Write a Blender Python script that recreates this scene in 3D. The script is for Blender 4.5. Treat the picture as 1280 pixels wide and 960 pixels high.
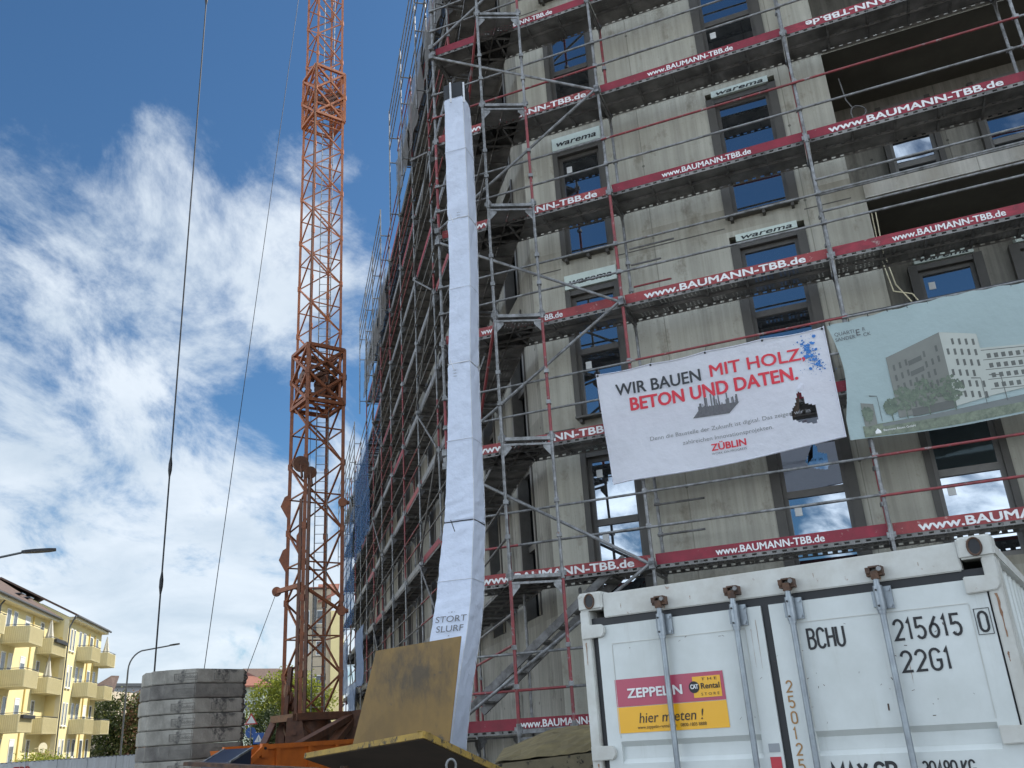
import bpy, bmesh, math, random
from mathutils import Vector, Matrix
R = math.radians
random.seed(7)
scene = bpy.context.scene
for o in list(bpy.data.objects): bpy.data.objects.remove(o)

# ------------------------------------------------------------------ camera
H = 1.78                                   # eye height
F_PX = 1112.0                              # focal length in pixels of a 1280 px wide frame
up = Vector((-185, 2860, -F_PX)).normalized()      # world up seen from the tilted camera
fw = (Vector((0, 0, -1)) + up * up.z).normalized()
rt = fw.cross(up)
MC = Matrix((rt, fw, up))
cam_d = bpy.data.cameras.new('camera'); cam = bpy.data.objects.new('camera', cam_d)
scene.collection.objects.link(cam)
cam.matrix_world = Matrix.Translation((0, 0, H)) @ MC.to_4x4()
cam_d.sensor_fit = 'HORIZONTAL'; cam_d.sensor_width = 36; cam_d.lens = 36 * F_PX / 1280
cam_d.clip_start = .05; cam_d.clip_end = 2000
scene.camera = cam

# ------------------------------------------------------------------ sky, sun, exposure
SUN_AZ, SUN_EL = 60, 47
def sdir(az, el):
    return Vector((math.sin(R(az)) * math.cos(R(el)), math.cos(R(az)) * math.cos(R(el)), math.sin(R(el))))
world = bpy.data.worlds.new('World'); scene.world = world; world.use_nodes = True
wt = world.node_tree; wt.nodes.clear()
def wn(t, **k):
    n = wt.nodes.new(t)
    for a, b in k.items(): setattr(n, a, b)
    return n
def wmath(op, a, b=None, clamp=False):
    n = wn('ShaderNodeMath', operation=op); n.use_clamp = clamp
    for i, v in enumerate((a, b)):
        if v is None: continue
        if isinstance(v, (int, float)): n.inputs[i].default_value = v
        else: wt.links.new(v, n.inputs[i])
    return n.outputs[0]
sky = wn('ShaderNodeTexSky', sky_type='NISHITA'); sky.sun_disc = False
sky.sun_elevation = R(SUN_EL); sky.sun_rotation = R(SUN_AZ); sky.altitude = 300
sky.air_density = 1.0; sky.dust_density = .6; sky.ozone_density = 2.2
tc = wn('ShaderNodeTexCoord'); dirv = tc.outputs['Generated']
sep = wn('ShaderNodeSeparateXYZ'); wt.links.new(dirv, sep.inputs[0])
zc = wmath('MAXIMUM', sep.outputs['Z'], 0.0)
den = wmath('ADD', zc, .30)
px = wmath('DIVIDE', sep.outputs['X'], den); py = wmath('DIVIDE', sep.outputs['Y'], den)
cmb = wn('ShaderNodeCombineXYZ'); wt.links.new(px, cmb.inputs[0]); wt.links.new(py, cmb.inputs[1])
def wnoise(scale, detail, rough, dist, off, stretch=(1, 1, 1), turn=0):
    mp = wn('ShaderNodeMapping'); wt.links.new(cmb.outputs[0], mp.inputs['Vector'])
    mp.inputs['Location'].default_value = off; mp.inputs['Scale'].default_value = stretch; mp.inputs['Rotation'].default_value = (0, 0, R(turn))
    n = wn('ShaderNodeTexNoise'); wt.links.new(mp.outputs[0], n.inputs['Vector'])
    n.inputs['Scale'].default_value = scale; n.inputs['Detail'].default_value = detail
    n.inputs['Roughness'].default_value = rough; n.inputs['Distortion'].default_value = dist
    return n.outputs['Fac']
n1 = wnoise(4.4, 14, .64, .35, (3.1, 1.7, 0), (1, .62, 1), 38)
n2 = wnoise(2.2, 6, .55, .3, (7.2, 4.4, 0), (1, .7, 1), 30)
n3 = wnoise(4.0, 8, .6, .3, (1.2, 9.4, 0))
zr = wn('ShaderNodeValToRGB'); wt.links.new(zc, zr.inputs[0])
cr = zr.color_ramp
cr.elements[0].position = 0.0; cr.elements[0].color = (1.0,) * 3 + (1,)
cr.elements[1].position = .92; cr.elements[1].color = (.32,) * 3 + (1,)
for p, v in ((.12, .96), (.22, .80), (.30, .60), (.40, .44), (.52, .36), (.64, .20)):
    e = cr.elements.new(p); e.color = (v, v, v, 1)
bias = wmath('SUBTRACT', zr.outputs[0], .5)
def blob(az, el, radius, amount):           # a place in the sky with more (or less) cloud
    global bias
    d = wn('ShaderNodeVectorMath', operation='DISTANCE'); wt.links.new(dirv, d.inputs[0])
    d.inputs[1].default_value = sdir(az, el)
    q = wmath('DIVIDE', d.outputs['Value'], radius)
    q = wmath('MULTIPLY', wmath('MULTIPLY', q, q), -1.0)
    g = wmath('MULTIPLY', wmath('EXPONENT', q), amount)
    bias = wmath('ADD', bias, g)
for b in ((-15.5, 33.5, .10, .30), (-28, 31, .10, .14), (-20, 27, .10, .17), (-12, 29, .05, .14), (-38, 28, .09, .20), (-36, 34, .06, .12),
          (-10, 24, .07, .16), (-31.5, 44.5, .022, .34), (-34, 21, .07, -.12), (-15, 44, .10, -.2), (-28, 42, .07, -.14), (-3, 32, .09, -.25),
          (140, 40, .6, .34), (262, 45, .6, .34), (200, 70, .5, .26), (207, 20, .36, -.50)): blob(*b)  # rear banks: unseen clouds added as fill light; low gap keeps panes blue
c1 = wmath('ADD', wmath('MULTIPLY', n1, 2.0), wmath('MULTIPLY', n2, .8)); c1 = wmath('SUBTRACT', c1, .64)
c1 = wmath('ADD', c1, bias)
mr = wn('ShaderNodeMapRange', interpolation_type='SMOOTHSTEP'); wt.links.new(c1, mr.inputs['Value'])
mr.inputs['From Min'].default_value = .64; mr.inputs['From Max'].default_value = 1.12
mr.inputs['To Min'].default_value = 0; mr.inputs['To Max'].default_value = .88
cs = wn('ShaderNodeValToRGB'); wt.links.new(n3, cs.inputs[0])
cs.color_ramp.elements[0].position = .3; cs.color_ramp.elements[0].color = (6.2, 7.2, 8.2, 1)
cs.color_ramp.elements[1].position = .72; cs.color_ramp.elements[1].color = (8.9, 9.6, 10.3, 1)
# unseen clouds behind the camera are brightened to fill the shaded fronts
dt = wn('ShaderNodeVectorMath', operation='DOT_PRODUCT'); wt.links.new(dirv, dt.inputs[0]); dt.inputs[1].default_value = sdir(202, 18)
fl = wn('ShaderNodeMapRange', interpolation_type='SMOOTHSTEP'); wt.links.new(dt.outputs['Value'], fl.inputs['Value'])
fl.inputs['From Min'].default_value = -.35; fl.inputs['From Max'].default_value = .55; fl.inputs['To Min'].default_value = 1.0; fl.inputs['To Max'].default_value = 3.5
cl = wn('ShaderNodeVectorMath', operation='SCALE'); wt.links.new(cs.outputs[0], cl.inputs[0]); wt.links.new(fl.outputs[0], cl.inputs['Scale'])
tint = wn('ShaderNodeMix', data_type='RGBA', blend_type='MULTIPLY'); tint.inputs['Factor'].default_value = 1
wt.links.new(sky.outputs[0], tint.inputs['A']); tint.inputs['B'].default_value = (.62, .94, 1.12, 1)
mx = wn('ShaderNodeMix', data_type='RGBA')
wt.links.new(mr.outputs[0], mx.inputs['Factor']); wt.links.new(tint.outputs['Result'], mx.inputs['A']); wt.links.new(cl.outputs[0], mx.inputs['B'])
bg = wn('ShaderNodeBackground'); wt.links.new(mx.outputs['Result'], bg.inputs['Color']); bg.inputs['Strength'].default_value = .06
wo = wn('ShaderNodeOutputWorld'); wt.links.new(bg.outputs[0], wo.inputs['Surface'])

sun_d = bpy.data.lights.new('sun', 'SUN'); sun_d.energy = 3.6; sun_d.angle = R(.5); sun_d.color = (1, .95, .86)
sun = bpy.data.objects.new('sun', sun_d); scene.collection.objects.link(sun)
sun.rotation_euler = (-sdir(SUN_AZ, SUN_EL)).to_track_quat('-Z', 'Y').to_euler()
sun.location = (0, 0, 60)
vs = scene.view_settings; vs.view_transform = 'Standard'; vs.look = 'None'; vs.gamma = 1; vs.exposure = .85
vs.use_curve_mapping = False
scene.render.engine = 'CYCLES'
scene.cycles.max_bounces = 8; scene.cycles.transparent_max_bounces = 12

# ------------------------------------------------------------------ materials
def mat(name, col, rough=.7, metal=0, var=.25, scale=4, bump=0, bscale=30, col2=None, stretch=(1, 1, 1), uv=False, spots=None, spec=.5, detail=6, lo=.35, hi=.7):
    m = bpy.data.materials.new(name); m.use_nodes = True
    t = m.node_tree; b = t.nodes['Principled BSDF']
    b.inputs['Roughness'].default_value = rough; b.inputs['Metallic'].default_value = metal
    b.inputs['Specular IOR Level'].default_value = spec
    co = t.nodes.new('ShaderNodeTexCoord'); mp = t.nodes.new('ShaderNodeMapping')
    t.links.new(co.outputs['UV' if uv else 'Object'], mp.inputs['Vector']); mp.inputs['Scale'].default_value = stretch
    n = t.nodes.new('ShaderNodeTexNoise'); n.inputs['Scale'].default_value = scale; n.inputs['Detail'].default_value = detail
    n.inputs['Roughness'].default_value = .65
    t.links.new(mp.outputs[0], n.inputs['Vector'])
    r = t.nodes.new('ShaderNodeValToRGB'); t.links.new(n.outputs['Fac'], r.inputs[0])
    c2 = col2 or tuple(c * (1 - var) for c in col)
    r.color_ramp.elements[0].position = lo; r.color_ramp.elements[0].color = (*c2, 1)
    r.color_ramp.elements[1].position = hi; r.color_ramp.elements[1].color = (*col, 1)
    out = r.outputs[0]
    if spots:                                # (colour, scale, threshold): rust or dirt specks
        n2 = t.nodes.new('ShaderNodeTexNoise'); n2.inputs['Scale'].default_value = spots[1]; n2.inputs['Detail'].default_value = 5
        n2.inputs['Roughness'].default_value = .7
        t.links.new(co.outputs['UV' if uv else 'Object'], n2.inputs['Vector'])
        r2 = t.nodes.new('ShaderNodeValToRGB'); t.links.new(n2.outputs['Fac'], r2.inputs[0])
        r2.color_ramp.elements[0].position = spots[2]; r2.color_ramp.elements[0].color = (0, 0, 0, 1)
        r2.color_ramp.elements[1].position = spots[2] + .06; r2.color_ramp.elements[1].color = (1, 1, 1, 1)
        x = t.nodes.new('ShaderNodeMix'); x.data_type = 'RGBA'
        t.links.new(r2.outputs[0], x.inputs['Factor']); t.links.new(out, x.inputs['A']); x.inputs['B'].default_value = (*spots[0], 1)
        out = x.outputs['Result']
    t.links.new(out, b.inputs['Base Color'])
    if bump:
        n3 = t.nodes.new('ShaderNodeTexNoise'); n3.inputs['Scale'].default_value = bscale; n3.inputs['Detail'].default_value = 4
        t.links.new(mp.outputs[0], n3.inputs['Vector'])
        bp = t.nodes.new('ShaderNodeBump'); bp.inputs['Strength'].default_value = bump; bp.inputs['Distance'].default_value = .02
        t.links.new(n3.outputs['Fac'], bp.inputs['Height']); t.links.new(bp.outputs[0], b.inputs['Normal'])
    return m

def facade_mat(name, a, bcol, stain, streak=1.0, stain_pos=.55):
    # board-marked concrete: vertical ribs and water streaks, horizontal joints, blotches (UV in metres: along the wall, height)
    m = bpy.data.materials.new(name); m.use_nodes = True
    t = m.node_tree; N = t.nodes.new; L = t.links.new; b = t.nodes['Principled BSDF']; b.inputs['Roughness'].default_value = .9
    b.inputs['Specular IOR Level'].default_value = .2
    co = N('ShaderNodeTexCoord')
    def noise(sc, det, rough=.6):
        mp = N('ShaderNodeMapping'); mp.inputs['Scale'].default_value = sc; L(co.outputs['UV'], mp.inputs['Vector'])
        n = N('ShaderNodeTexNoise'); n.inputs['Scale'].default_value = 1; n.inputs['Detail'].default_value = det; n.inputs['Roughness'].default_value = rough
        L(mp.outputs[0], n.inputs['Vector']); return n.outputs['Fac']
    def ramp(fac, p0, c0, p1, c1):
        r = N('ShaderNodeValToRGB'); L(fac, r.inputs[0]); e = r.color_ramp.elements
        e[0].position = p0; e[0].color = (*c0, 1); e[1].position = p1; e[1].color = (*c1, 1); return r.outputs[0]
    def mix(fac, A, B, mode='MIX', f=None):
        x = N('ShaderNodeMix'); x.data_type = 'RGBA'; x.blend_type = mode
        if f is not None: x.inputs['Factor'].default_value = f
        else: L(fac, x.inputs['Factor'])
        L(A, x.inputs['A'])
        if isinstance(B, tuple): x.inputs['B'].default_value = (*B, 1)
        else: L(B, x.inputs['B'])
        return x.outputs['Result']
    base = ramp(noise((.7, .45, 1), 7), .32, a, .68, bcol)
    fine = ramp(noise((16, .35, 1), 4), .35, (.62,) * 3, .6, (1.08,) * 3)
    c = mix(None, base, fine, 'MULTIPLY', .75 * streak)
    boards = ramp(noise((7, .05, 1), 1), .38, (.80,) * 3, .62, (1.1,) * 3)
    c = mix(None, c, boards, 'MULTIPLY', .8 * streak)
    blot = ramp(noise((2.2, 1.4, 1), 9, .7), stain_pos, (0, 0, 0), stain_pos + .16, (1,) * 3)
    c = mix(blot, c, stain)
    speck = ramp(noise((30, 30, 1), 3), .62, (0, 0, 0), .68, (.35,) * 3)
    c = mix(speck, c, tuple(x * .6 for x in a))
    sp = N('ShaderNodeSeparateXYZ'); L(co.outputs['UV'], sp.inputs[0])
    def mth(op, a_, b_):
        n = N('ShaderNodeMath'); n.operation = op
        for i, v in enumerate((a_, b_)):
            if isinstance(v, (int, float)): n.inputs[i].default_value = v
            else: L(v, n.inputs[i])
        return n.outputs[0]
    du = mth('MULTIPLY', mth('SUBTRACT', mth('FRACT', mth('DIVIDE', mth('ADD', sp.outputs[0], 20.33), 1.24), 0), .5), 1.24)
    dv = mth('MULTIPLY', mth('SUBTRACT', mth('FRACT', mth('DIVIDE', sp.outputs[1], 1.44), 0), .5), 1.44)
    rad = mth('SQRT', mth('ADD', mth('MULTIPLY', du, du), mth('MULTIPLY', dv, dv)), 0)
    c = mix(mth('MULTIPLY', mth('LESS_THAN', rad, .024), .8), c, tuple(x * .3 for x in a))
    jl = mth('LESS_THAN', mth('ABSOLUTE', mth('SUBTRACT', mth('FRACT', mth('DIVIDE', mth('ADD', sp.outputs[0], 20.95), 2.48), 0), .5), 0), .0028)
    c = mix(mth('MULTIPLY', jl, .55), c, tuple(x * .4 for x in a))
    fl_ = mth('FRACT', mth('DIVIDE', mth('ADD', sp.outputs[1], 2.36), 2.87), 0)
    band = mth('MULTIPLY', mth('LESS_THAN', fl_, .15), ramp(noise((1.1, .6, 1), 5), .4, (0, 0, 0), .62, (.6,) * 3))
    c = mix(band, c, tuple(x * 1.0 for x in stain))
    L(c, b.inputs['Base Color'])
    bp = N('ShaderNodeBump'); bp.inputs['Strength'].default_value = .5; bp.inputs['Distance'].default_value = .012
    L(noise((22, .6, 1), 3), bp.inputs['Height']); L(bp.outputs[0], b.inputs['Normal'])
    return m

def deck_mat(name, pu, pv, fu, fv, group=0.0):
    # pressed steel plank: rows of real holes (UV in metres)
    m = bpy.data.materials.new(name); m.use_nodes = True
    t = m.node_tree; N = t.nodes.new; L = t.links.new; b = t.nodes['Principled BSDF']
    b.inputs['Roughness'].default_value = .6
    co = N('ShaderNodeTexCoord'); s = N('ShaderNodeSeparateXYZ'); L(co.outputs['UV'], s.inputs[0])
    def M(op, a, bb):
        n = N('ShaderNodeMath'); n.operation = op
        for i, v in enumerate((a, bb)):
            if isinstance(v, (int, float)): n.inputs[i].default_value = v
            else: L(v, n.inputs[i])
        return n.outputs[0]
    fu_ = M('LESS_THAN', M('FRACT', M('DIVIDE', s.outputs[0], pu), 0), fu)
    fv_ = M('LESS_THAN', M('FRACT', M('DIVIDE', s.outputs[1], pv), 0), fv)
    h = M('MULTIPLY', fu_, fv_)
    if group: h = M('MULTIPLY', h, M('LESS_THAN', M('FRACT', M('DIVIDE', s.outputs[0], group), 0), .72))
    n = N('ShaderNodeTexNoise'); n.inputs['Scale'].default_value = 3; n.inputs['Detail'].default_value = 6; L(co.outputs['Object'], n.inputs['Vector'])
    r = N('ShaderNodeValToRGB'); L(n.outputs['Fac'], r.inputs[0]); e = r.color_ramp.elements
    e[0].position = .35; e[0].color = (.10, .096, .09, 1); e[1].position = .7; e[1].color = (.25, .24, .228, 1)
    L(r.outputs[0], b.inputs['Base Color'])
    tr = N('ShaderNodeBsdfTransparent'); mx = N('ShaderNodeMixShader')
    L(h, mx.inputs[0]); L(b.outputs[0], mx.inputs[1]); L(tr.outputs[0], mx.inputs[2])
    L(mx.outputs[0], t.nodes['Material Output'].inputs['Surface'])
    return m

def glass_mat(name, lo=.16, hi=.8, dark=(.012, .014, .016), tint=(.86, .92, 1)):
    m = bpy.data.materials.new(name); m.use_nodes = True
    t = m.node_tree; N = t.nodes.new; L = t.links.new
    d = N('ShaderNodeBsdfDiffuse'); d.inputs['Color'].default_value = (*dark, 1)
    g = N('ShaderNodeBsdfGlossy'); g.inputs['Color'].default_value = (*tint, 1); g.inputs['Roughness'].default_value = .015
    lw = N('ShaderNodeLayerWeight'); lw.inputs['Blend'].default_value = .35
    mr = N('ShaderNodeMapRange'); L(lw.outputs['Facing'], mr.inputs['Value']); mr.inputs['To Min'].default_value = lo; mr.inputs['To Max'].default_value = hi
    n = N('ShaderNodeTexNoise'); n.inputs['Scale'].default_value = 1.3; n.inputs['Detail'].default_value = 1
    co = N('ShaderNodeTexCoord'); L(co.outputs['Object'], n.inputs['Vector'])
    bp = N('ShaderNodeBump'); bp.inputs['Strength'].default_value = .12; bp.inputs['Distance'].default_value = .02
    L(n.outputs['Fac'], bp.inputs['Height']); L(bp.outputs[0], g.inputs['Normal'])
    x = N('ShaderNodeMixShader'); L(mr.outputs[0], x.inputs[0]); L(d.outputs[0], x.inputs[1]); L(g.outputs[0], x.inputs[2])
    L(x.outputs[0], t.nodes['Material Output'].inputs['Surface'])
    t.nodes.remove(t.nodes['Principled BSDF'])
    return m

def foliage_mat(name, a, b2):
    m = bpy.data.materials.new(name); m.use_nodes = True
    t = m.node_tree; N = t.nodes.new; L = t.links.new; b = t.nodes['Principled BSDF']; b.inputs['Roughness'].default_value = .6
    g = N('ShaderNodeNewGeometry'); r = N('ShaderNodeValToRGB'); L(g.outputs['Random Per Island'], r.inputs[0])
    r.color_ramp.elements[0].color = (*a, 1); r.color_ramp.elements[1].color = (*b2, 1)
    L(r.outputs[0], b.inputs['Base Color'])
    tl = N('ShaderNodeBsdfTranslucent'); L(r.outputs[0], tl.inputs['Color'])
    x = N('ShaderNodeMixShader'); x.inputs[0].default_value = .35; L(b.outputs[0], x.inputs[1]); L(tl.outputs[0], x.inputs[2])
    L(x.outputs[0], t.nodes['Material Output'].inputs['Surface'])
    return m

def cloth_mat(name, col, trans=.25, rough=.8, scale=3, wr=.35):
    m = mat(name, col, rough, var=.1, scale=scale, bump=wr, bscale=9)
    t = m.node_tree; b = t.nodes['Principled BSDF']
    if trans:
        tl = t.nodes.new('ShaderNodeBsdfTranslucent'); tl.inputs['Color'].default_value = (*col, 1)
        x = t.nodes.new('ShaderNodeMixShader'); x.inputs[0].default_value = trans
        t.links.new(b.outputs[0], x.inputs[1]); t.links.new(tl.outputs[0], x.inputs[2])
        t.links.new(x.outputs[0], t.nodes['Material Output'].inputs['Surface'])
    return m

K = {}
def net_mat(name, col, open_=.35):
    m = cloth_mat(name, col, .25, wr=.6, scale=2); t = m.node_tree
    out = t.nodes['Material Output']; src = out.inputs['Surface'].links[0].from_socket
    tr = t.nodes.new('ShaderNodeBsdfTransparent'); x = t.nodes.new('ShaderNodeMixShader'); x.inputs[0].default_value = open_
    t.links.new(src, x.inputs[1]); t.links.new(tr.outputs[0], x.inputs[2]); t.links.new(x.outputs[0], out.inputs['Surface'])
    return m
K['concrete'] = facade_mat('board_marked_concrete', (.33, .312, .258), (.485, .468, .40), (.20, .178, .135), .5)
K['concrete_side'] = facade_mat('side_concrete_shade_tone', (.205, .193, .162), (.325, .308, .268), (.12, .11, .09), .7)  # darker copy of the wall concrete, deck shade put into the colour
K['slab'] = facade_mat('slab_concrete', (.40, .385, .35), (.56, .54, .49), (.25, .22, .17), .4, .6)
K['inner'] = mat('shade_toned_raw_concrete', (.14, .13, .105), .95, var=.3, scale=1.2)  # recess shade put into the colour of soffits and reveals
K['galv'] = mat('galvanised_steel', (.31, .315, .32), .5, .35, col2=(.115, .112, .108), scale=9, spots=((.16, .10, .07), 7, .66))
K['galv_dark'] = mat('weathered_steel', (.24, .235, .23), .6, .3, col2=(.085, .08, .075), scale=7)
K['red_tube'] = mat('red_painted_tube', (.30, .045, .05), .55, col2=(.16, .04, .042), scale=8, spots=((.25, .23, .22), 6, .58))
K['red_board'] = mat('red_toe_board', (.255, .013, .032), .55, col2=(.17, .011, .022), scale=5, spots=((.26, .16, .14), 16, .655))
K['red_faded'] = mat('faded_red_toe_board', (.31, .045, .045), .6, col2=(.20, .03, .033), scale=5, spots=((.40, .22, .2), 11, .6))
K['red_worn'] = mat('worn_red_toe_board', (.33, .03, .05), .65, col2=(.17, .02, .03), scale=7, spots=((.30, .22, .2), 9, .63), stretch=(1, 1, 2.5))
K['white_letter'] = mat('white_lettering', (.80, .79, .78), .6, var=.2, scale=12)
K['deck'] = deck_mat('perforated_deck', .060, .052, .48, .42, .36)
K['deck_edge'] = deck_mat('slotted_deck_edge', .13, .06, .45, .0001 + .42)
K['frame'] = mat('window_frame_metal', (.12, .11, .097), .45, .2, var=.25, scale=6)
K['frame_dark'] = mat('dark_window_surround', (.085, .078, .068), .6, var=.2, scale=4)
K['frame_pale'] = mat('grey_brown_frame', (.20, .19, .175), .5, .1, var=.2, scale=4)
K['pane'] = glass_mat('window_glass', .36, .92)
K['pane_dark'] = glass_mat('unlit_window_glass', .05, .5)
K['foil'] = mat('pale_green_foil', (.62, .70, .64), .5, var=.12, scale=9, bump=.2, bscale=12)
K['ink'] = mat('black_print', (.018, .018, .02), .6, var=.1)
K['black'] = mat('black_rubber', (.016, .017, .02), .55, var=.3, scale=8)
K['chute'] = cloth_mat('white_woven_cloth', (.60, .65, .76), .10, scale=2.5, wr=1.0)
K['chute_tape'] = mat('reinforcement_tape', (.60, .61, .64), .7, var=.15, scale=20)
K['banner'] = cloth_mat('white_banner_mesh', (.82, .82, .88), .35, wr=.7)
K['crane'] = mat('orange_crane_paint_shade_tone', (.32, .10, .035), .6, col2=(.17, .058, .025), scale=5, spots=((.12, .05, .03), 8, .62))  # lower mast: the building's shade is put into this darker copy
K['crane_top'] = mat('orange_crane_paint_sunlit_tone', (.46, .15, .05), .55, col2=(.28, .09, .035), scale=5, spots=((.12, .05, .03), 8, .64))  # upper mast: same paint with the sunlight put into the colour
K['crane_dark'] = mat('dark_orange_steel', (.19, .075, .036), .6, col2=(.09, .042, .025), scale=6)  # darker orange for base, pulleys and winch gear
K['steel_dark'] = mat('dark_rope_steel', (.04, .04, .042), .5, .6, var=.3, scale=20)
K['container'] = mat('container_paint', (.60, .628, .615), .42, col2=(.50, .525, .505), scale=2.2, bump=.05, bscale=5, spots=((.30, .16, .08), 9, .735))
_t = K['container'].node_tree; _b = _t.nodes['Principled BSDF']; _src = _b.inputs['Base Color'].links[0].from_socket
_co = _t.nodes.new('ShaderNodeTexCoord'); _m = _t.nodes.new('ShaderNodeMapping'); _m.inputs['Scale'].default_value = (9, 9, .7); _t.links.new(_co.outputs['Object'], _m.inputs['Vector'])
_n = _t.nodes.new('ShaderNodeTexNoise'); _n.inputs['Scale'].default_value = 1; _n.inputs['Detail'].default_value = 8; _n.inputs['Roughness'].default_value = .7; _t.links.new(_m.outputs[0], _n.inputs['Vector'])
_r = _t.nodes.new('ShaderNodeMapRange'); _t.links.new(_n.outputs['Fac'], _r.inputs['Value']); _r.inputs['From Min'].default_value = .56; _r.inputs['From Max'].default_value = .80; _r.inputs['To Max'].default_value = .5
_x = _t.nodes.new('ShaderNodeMix'); _x.data_type = 'RGBA'; _t.links.new(_r.outputs[0], _x.inputs['Factor']); _t.links.new(_src, _x.inputs['A']); _x.inputs['B'].default_value = (.36, .36, .31, 1)
_t.links.new(_x.outputs['Result'], _b.inputs['Base Color'])
K['container_edge'] = mat('chipped_container_paint', (.58, .59, .56), .5, col2=(.44, .43, .39), scale=4, spots=((.20, .09, .05), 10, .66))
K['bar'] = mat('locking_bar_zinc', (.30, .335, .36), .4, .55, col2=(.20, .22, .24), scale=9)
K['rust'] = mat('rust', (.14, .075, .045), .9, col2=(.05, .035, .03), scale=14, bump=.4)
K['rust_run'] = mat('thin_rust_run', (.36, .22, .13), .85, col2=(.20, .10, .06), scale=18)
K['magenta'] = mat('sticker_red', (.40, .055, .10), .35, var=.06)
K['yellow_st'] = mat('sticker_yellow', (.78, .40, .012), .35, var=.06)
K['stencil'] = mat('brown_stencil', (.38, .21, .08), .7, var=.2, scale=20)
K['grey_reflector'] = mat('grey_reflector', (.28, .30, .32), .4)
K['red_reflector'] = mat('red_reflector', (.50, .02, .04), .3)
K['ply'] = mat('yellow_shuttering_board', (.235, .142, .042), .7, col2=(.16, .10, .036), scale=3.2, spots=((.09, .07, .045), 3.5, .64), bump=.2, bscale=14, stretch=(1, 1, .45))
_t = K['ply'].node_tree; _b = _t.nodes['Principled BSDF']; _src = _b.inputs['Base Color'].links[0].from_socket
_co = _t.nodes.new('ShaderNodeTexCoord'); _d = _t.nodes.new('ShaderNodeVectorMath'); _d.operation = 'DISTANCE'
_mp = _t.nodes.new('ShaderNodeMapping'); _mp.inputs['Scale'].default_value = (1, 0, 1.25); _t.links.new(_co.outputs['Generated'], _mp.inputs['Vector'])
_t.links.new(_mp.outputs[0], _d.inputs[0]); _d.inputs[1].default_value = (.55, 0, .84)
_n = _t.nodes.new('ShaderNodeTexNoise'); _n.inputs['Scale'].default_value = 3.0; _n.inputs['Detail'].default_value = 9; _n.inputs['Roughness'].default_value = .7
_m2 = _t.nodes.new('ShaderNodeMapping'); _m2.inputs['Scale'].default_value = (1.6, 1, .55); _t.links.new(_co.outputs['Object'], _m2.inputs['Vector']); _t.links.new(_m2.outputs[0], _n.inputs['Vector'])
_a = _t.nodes.new('ShaderNodeMath'); _a.operation = 'SUBTRACT'; _t.links.new(_n.outputs['Fac'], _a.inputs[0]); 
_s = _t.nodes.new('ShaderNodeMath'); _s.operation = 'MULTIPLY'; _t.links.new(_d.outputs['Value'], _s.inputs[0]); _s.inputs[1].default_value = .62; _t.links.new(_s.outputs[0], _a.inputs[1])
_r = _t.nodes.new('ShaderNodeMapRange'); _t.links.new(_a.outputs[0], _r.inputs['Value']); _r.inputs['From Min'].default_value = .22; _r.inputs['From Max'].default_value = .46; _r.inputs['To Max'].default_value = .8
_x = _t.nodes.new('ShaderNodeMix'); _x.data_type = 'RGBA'; _t.links.new(_r.outputs[0], _x.inputs['Factor']); _t.links.new(_src, _x.inputs['A']); _x.inputs['B'].default_value = (.05, .042, .032, 1)
_t.links.new(_x.outputs['Result'], _b.inputs['Base Color'])
K['ply_edge'] = mat('dark_plywood_edge', (.10, .062, .035), .85, var=.4, scale=20)
K['yel_edge'] = mat('chipped_yellow_edge', (.42, .265, .045), .8, col2=(.23, .15, .04), scale=9, spots=((.05, .04, .026), 17, .54))
K['underside'] = mat('dark_board_underside', (.055, .034, .020), .8, var=.4, scale=5)
K['orange'] = mat('orange_skip_paint', (.62, .155, .018), .45, col2=(.46, .11, .016), scale=3, spots=((.2, .08, .04), 7, .68))
K['navy'] = mat('navy_skip_paint', (.016, .026, .06), .45, var=.3, scale=3)
K['tarp'] = mat('mustard_tarpaulin', (.20, .155, .065), .8, col2=(.11, .085, .04), scale=4, bump=.6, bscale=6, detail=9)
K['pocked'] = mat('pocked_yellow_steel', (.25, .20, .12), .8, col2=(.16, .13, .08), scale=6, spots=((.03, .025, .02), 14, .57), bump=.3)
K['ballast'] = mat('ballast_concrete', (.42, .395, .345), .92, col2=(.21, .195, .168), scale=1.8, bump=.6, bscale=16, detail=10, spots=((.09, .085, .08), 1.4, .60), stretch=(1, 1, .8))
K['ballast_dark'] = mat('stained_ballast', (.28, .262, .23), .92, col2=(.11, .10, .09), scale=1.6, bump=.6, bscale=16, detail=10)
K['plaster'] = mat('yellow_plaster', (.74, .64, .34), .9, col2=(.67, .57, .29), scale=.8)
K['plaster2'] = mat('deep_yellow_recess', (.66, .50, .18), .9, var=.08, scale=.8)
K['cream'] = mat('cream_trim', (.72, .65, .45), .85, var=.08)
K['balcony'] = mat('beige_balcony_sheet', (.68, .61, .38), .7, var=.1, scale=2)
K['rib'] = mat('balcony_rib', (.57, .49, .27), .7, var=.08)
K['roof'] = mat('brown_roof_tiles', (.14, .085, .06), .85, col2=(.08, .055, .045), scale=6)
K['redroof'] = mat('red_roof_tiles', (.27, .10, .065), .85, col2=(.19, .075, .05), scale=5)
K['white'] = mat('white_paint', (.78, .78, .76), .6, var=.06)
K['window_far'] = mat('far_window_glass', (.10, .12, .14), .12, var=.3, scale=2)
K['blind'] = mat('white_blind', (.70, .70, .68), .7, var=.05)
K['parasol'] = cloth_mat('closed_parasol_cloth', (.72, .68, .58), .2)
K['leaf_y'] = foliage_mat('spring_leaves', (.14, .18, .02), (.36, .38, .06))
K['leaf_d'] = foliage_mat('dark_leaves', (.018, .035, .010), (.06, .085, .025))
K['leaf_m'] = foliage_mat('hedge_leaves', (.035, .055, .012), (.16, .17, .045))
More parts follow.
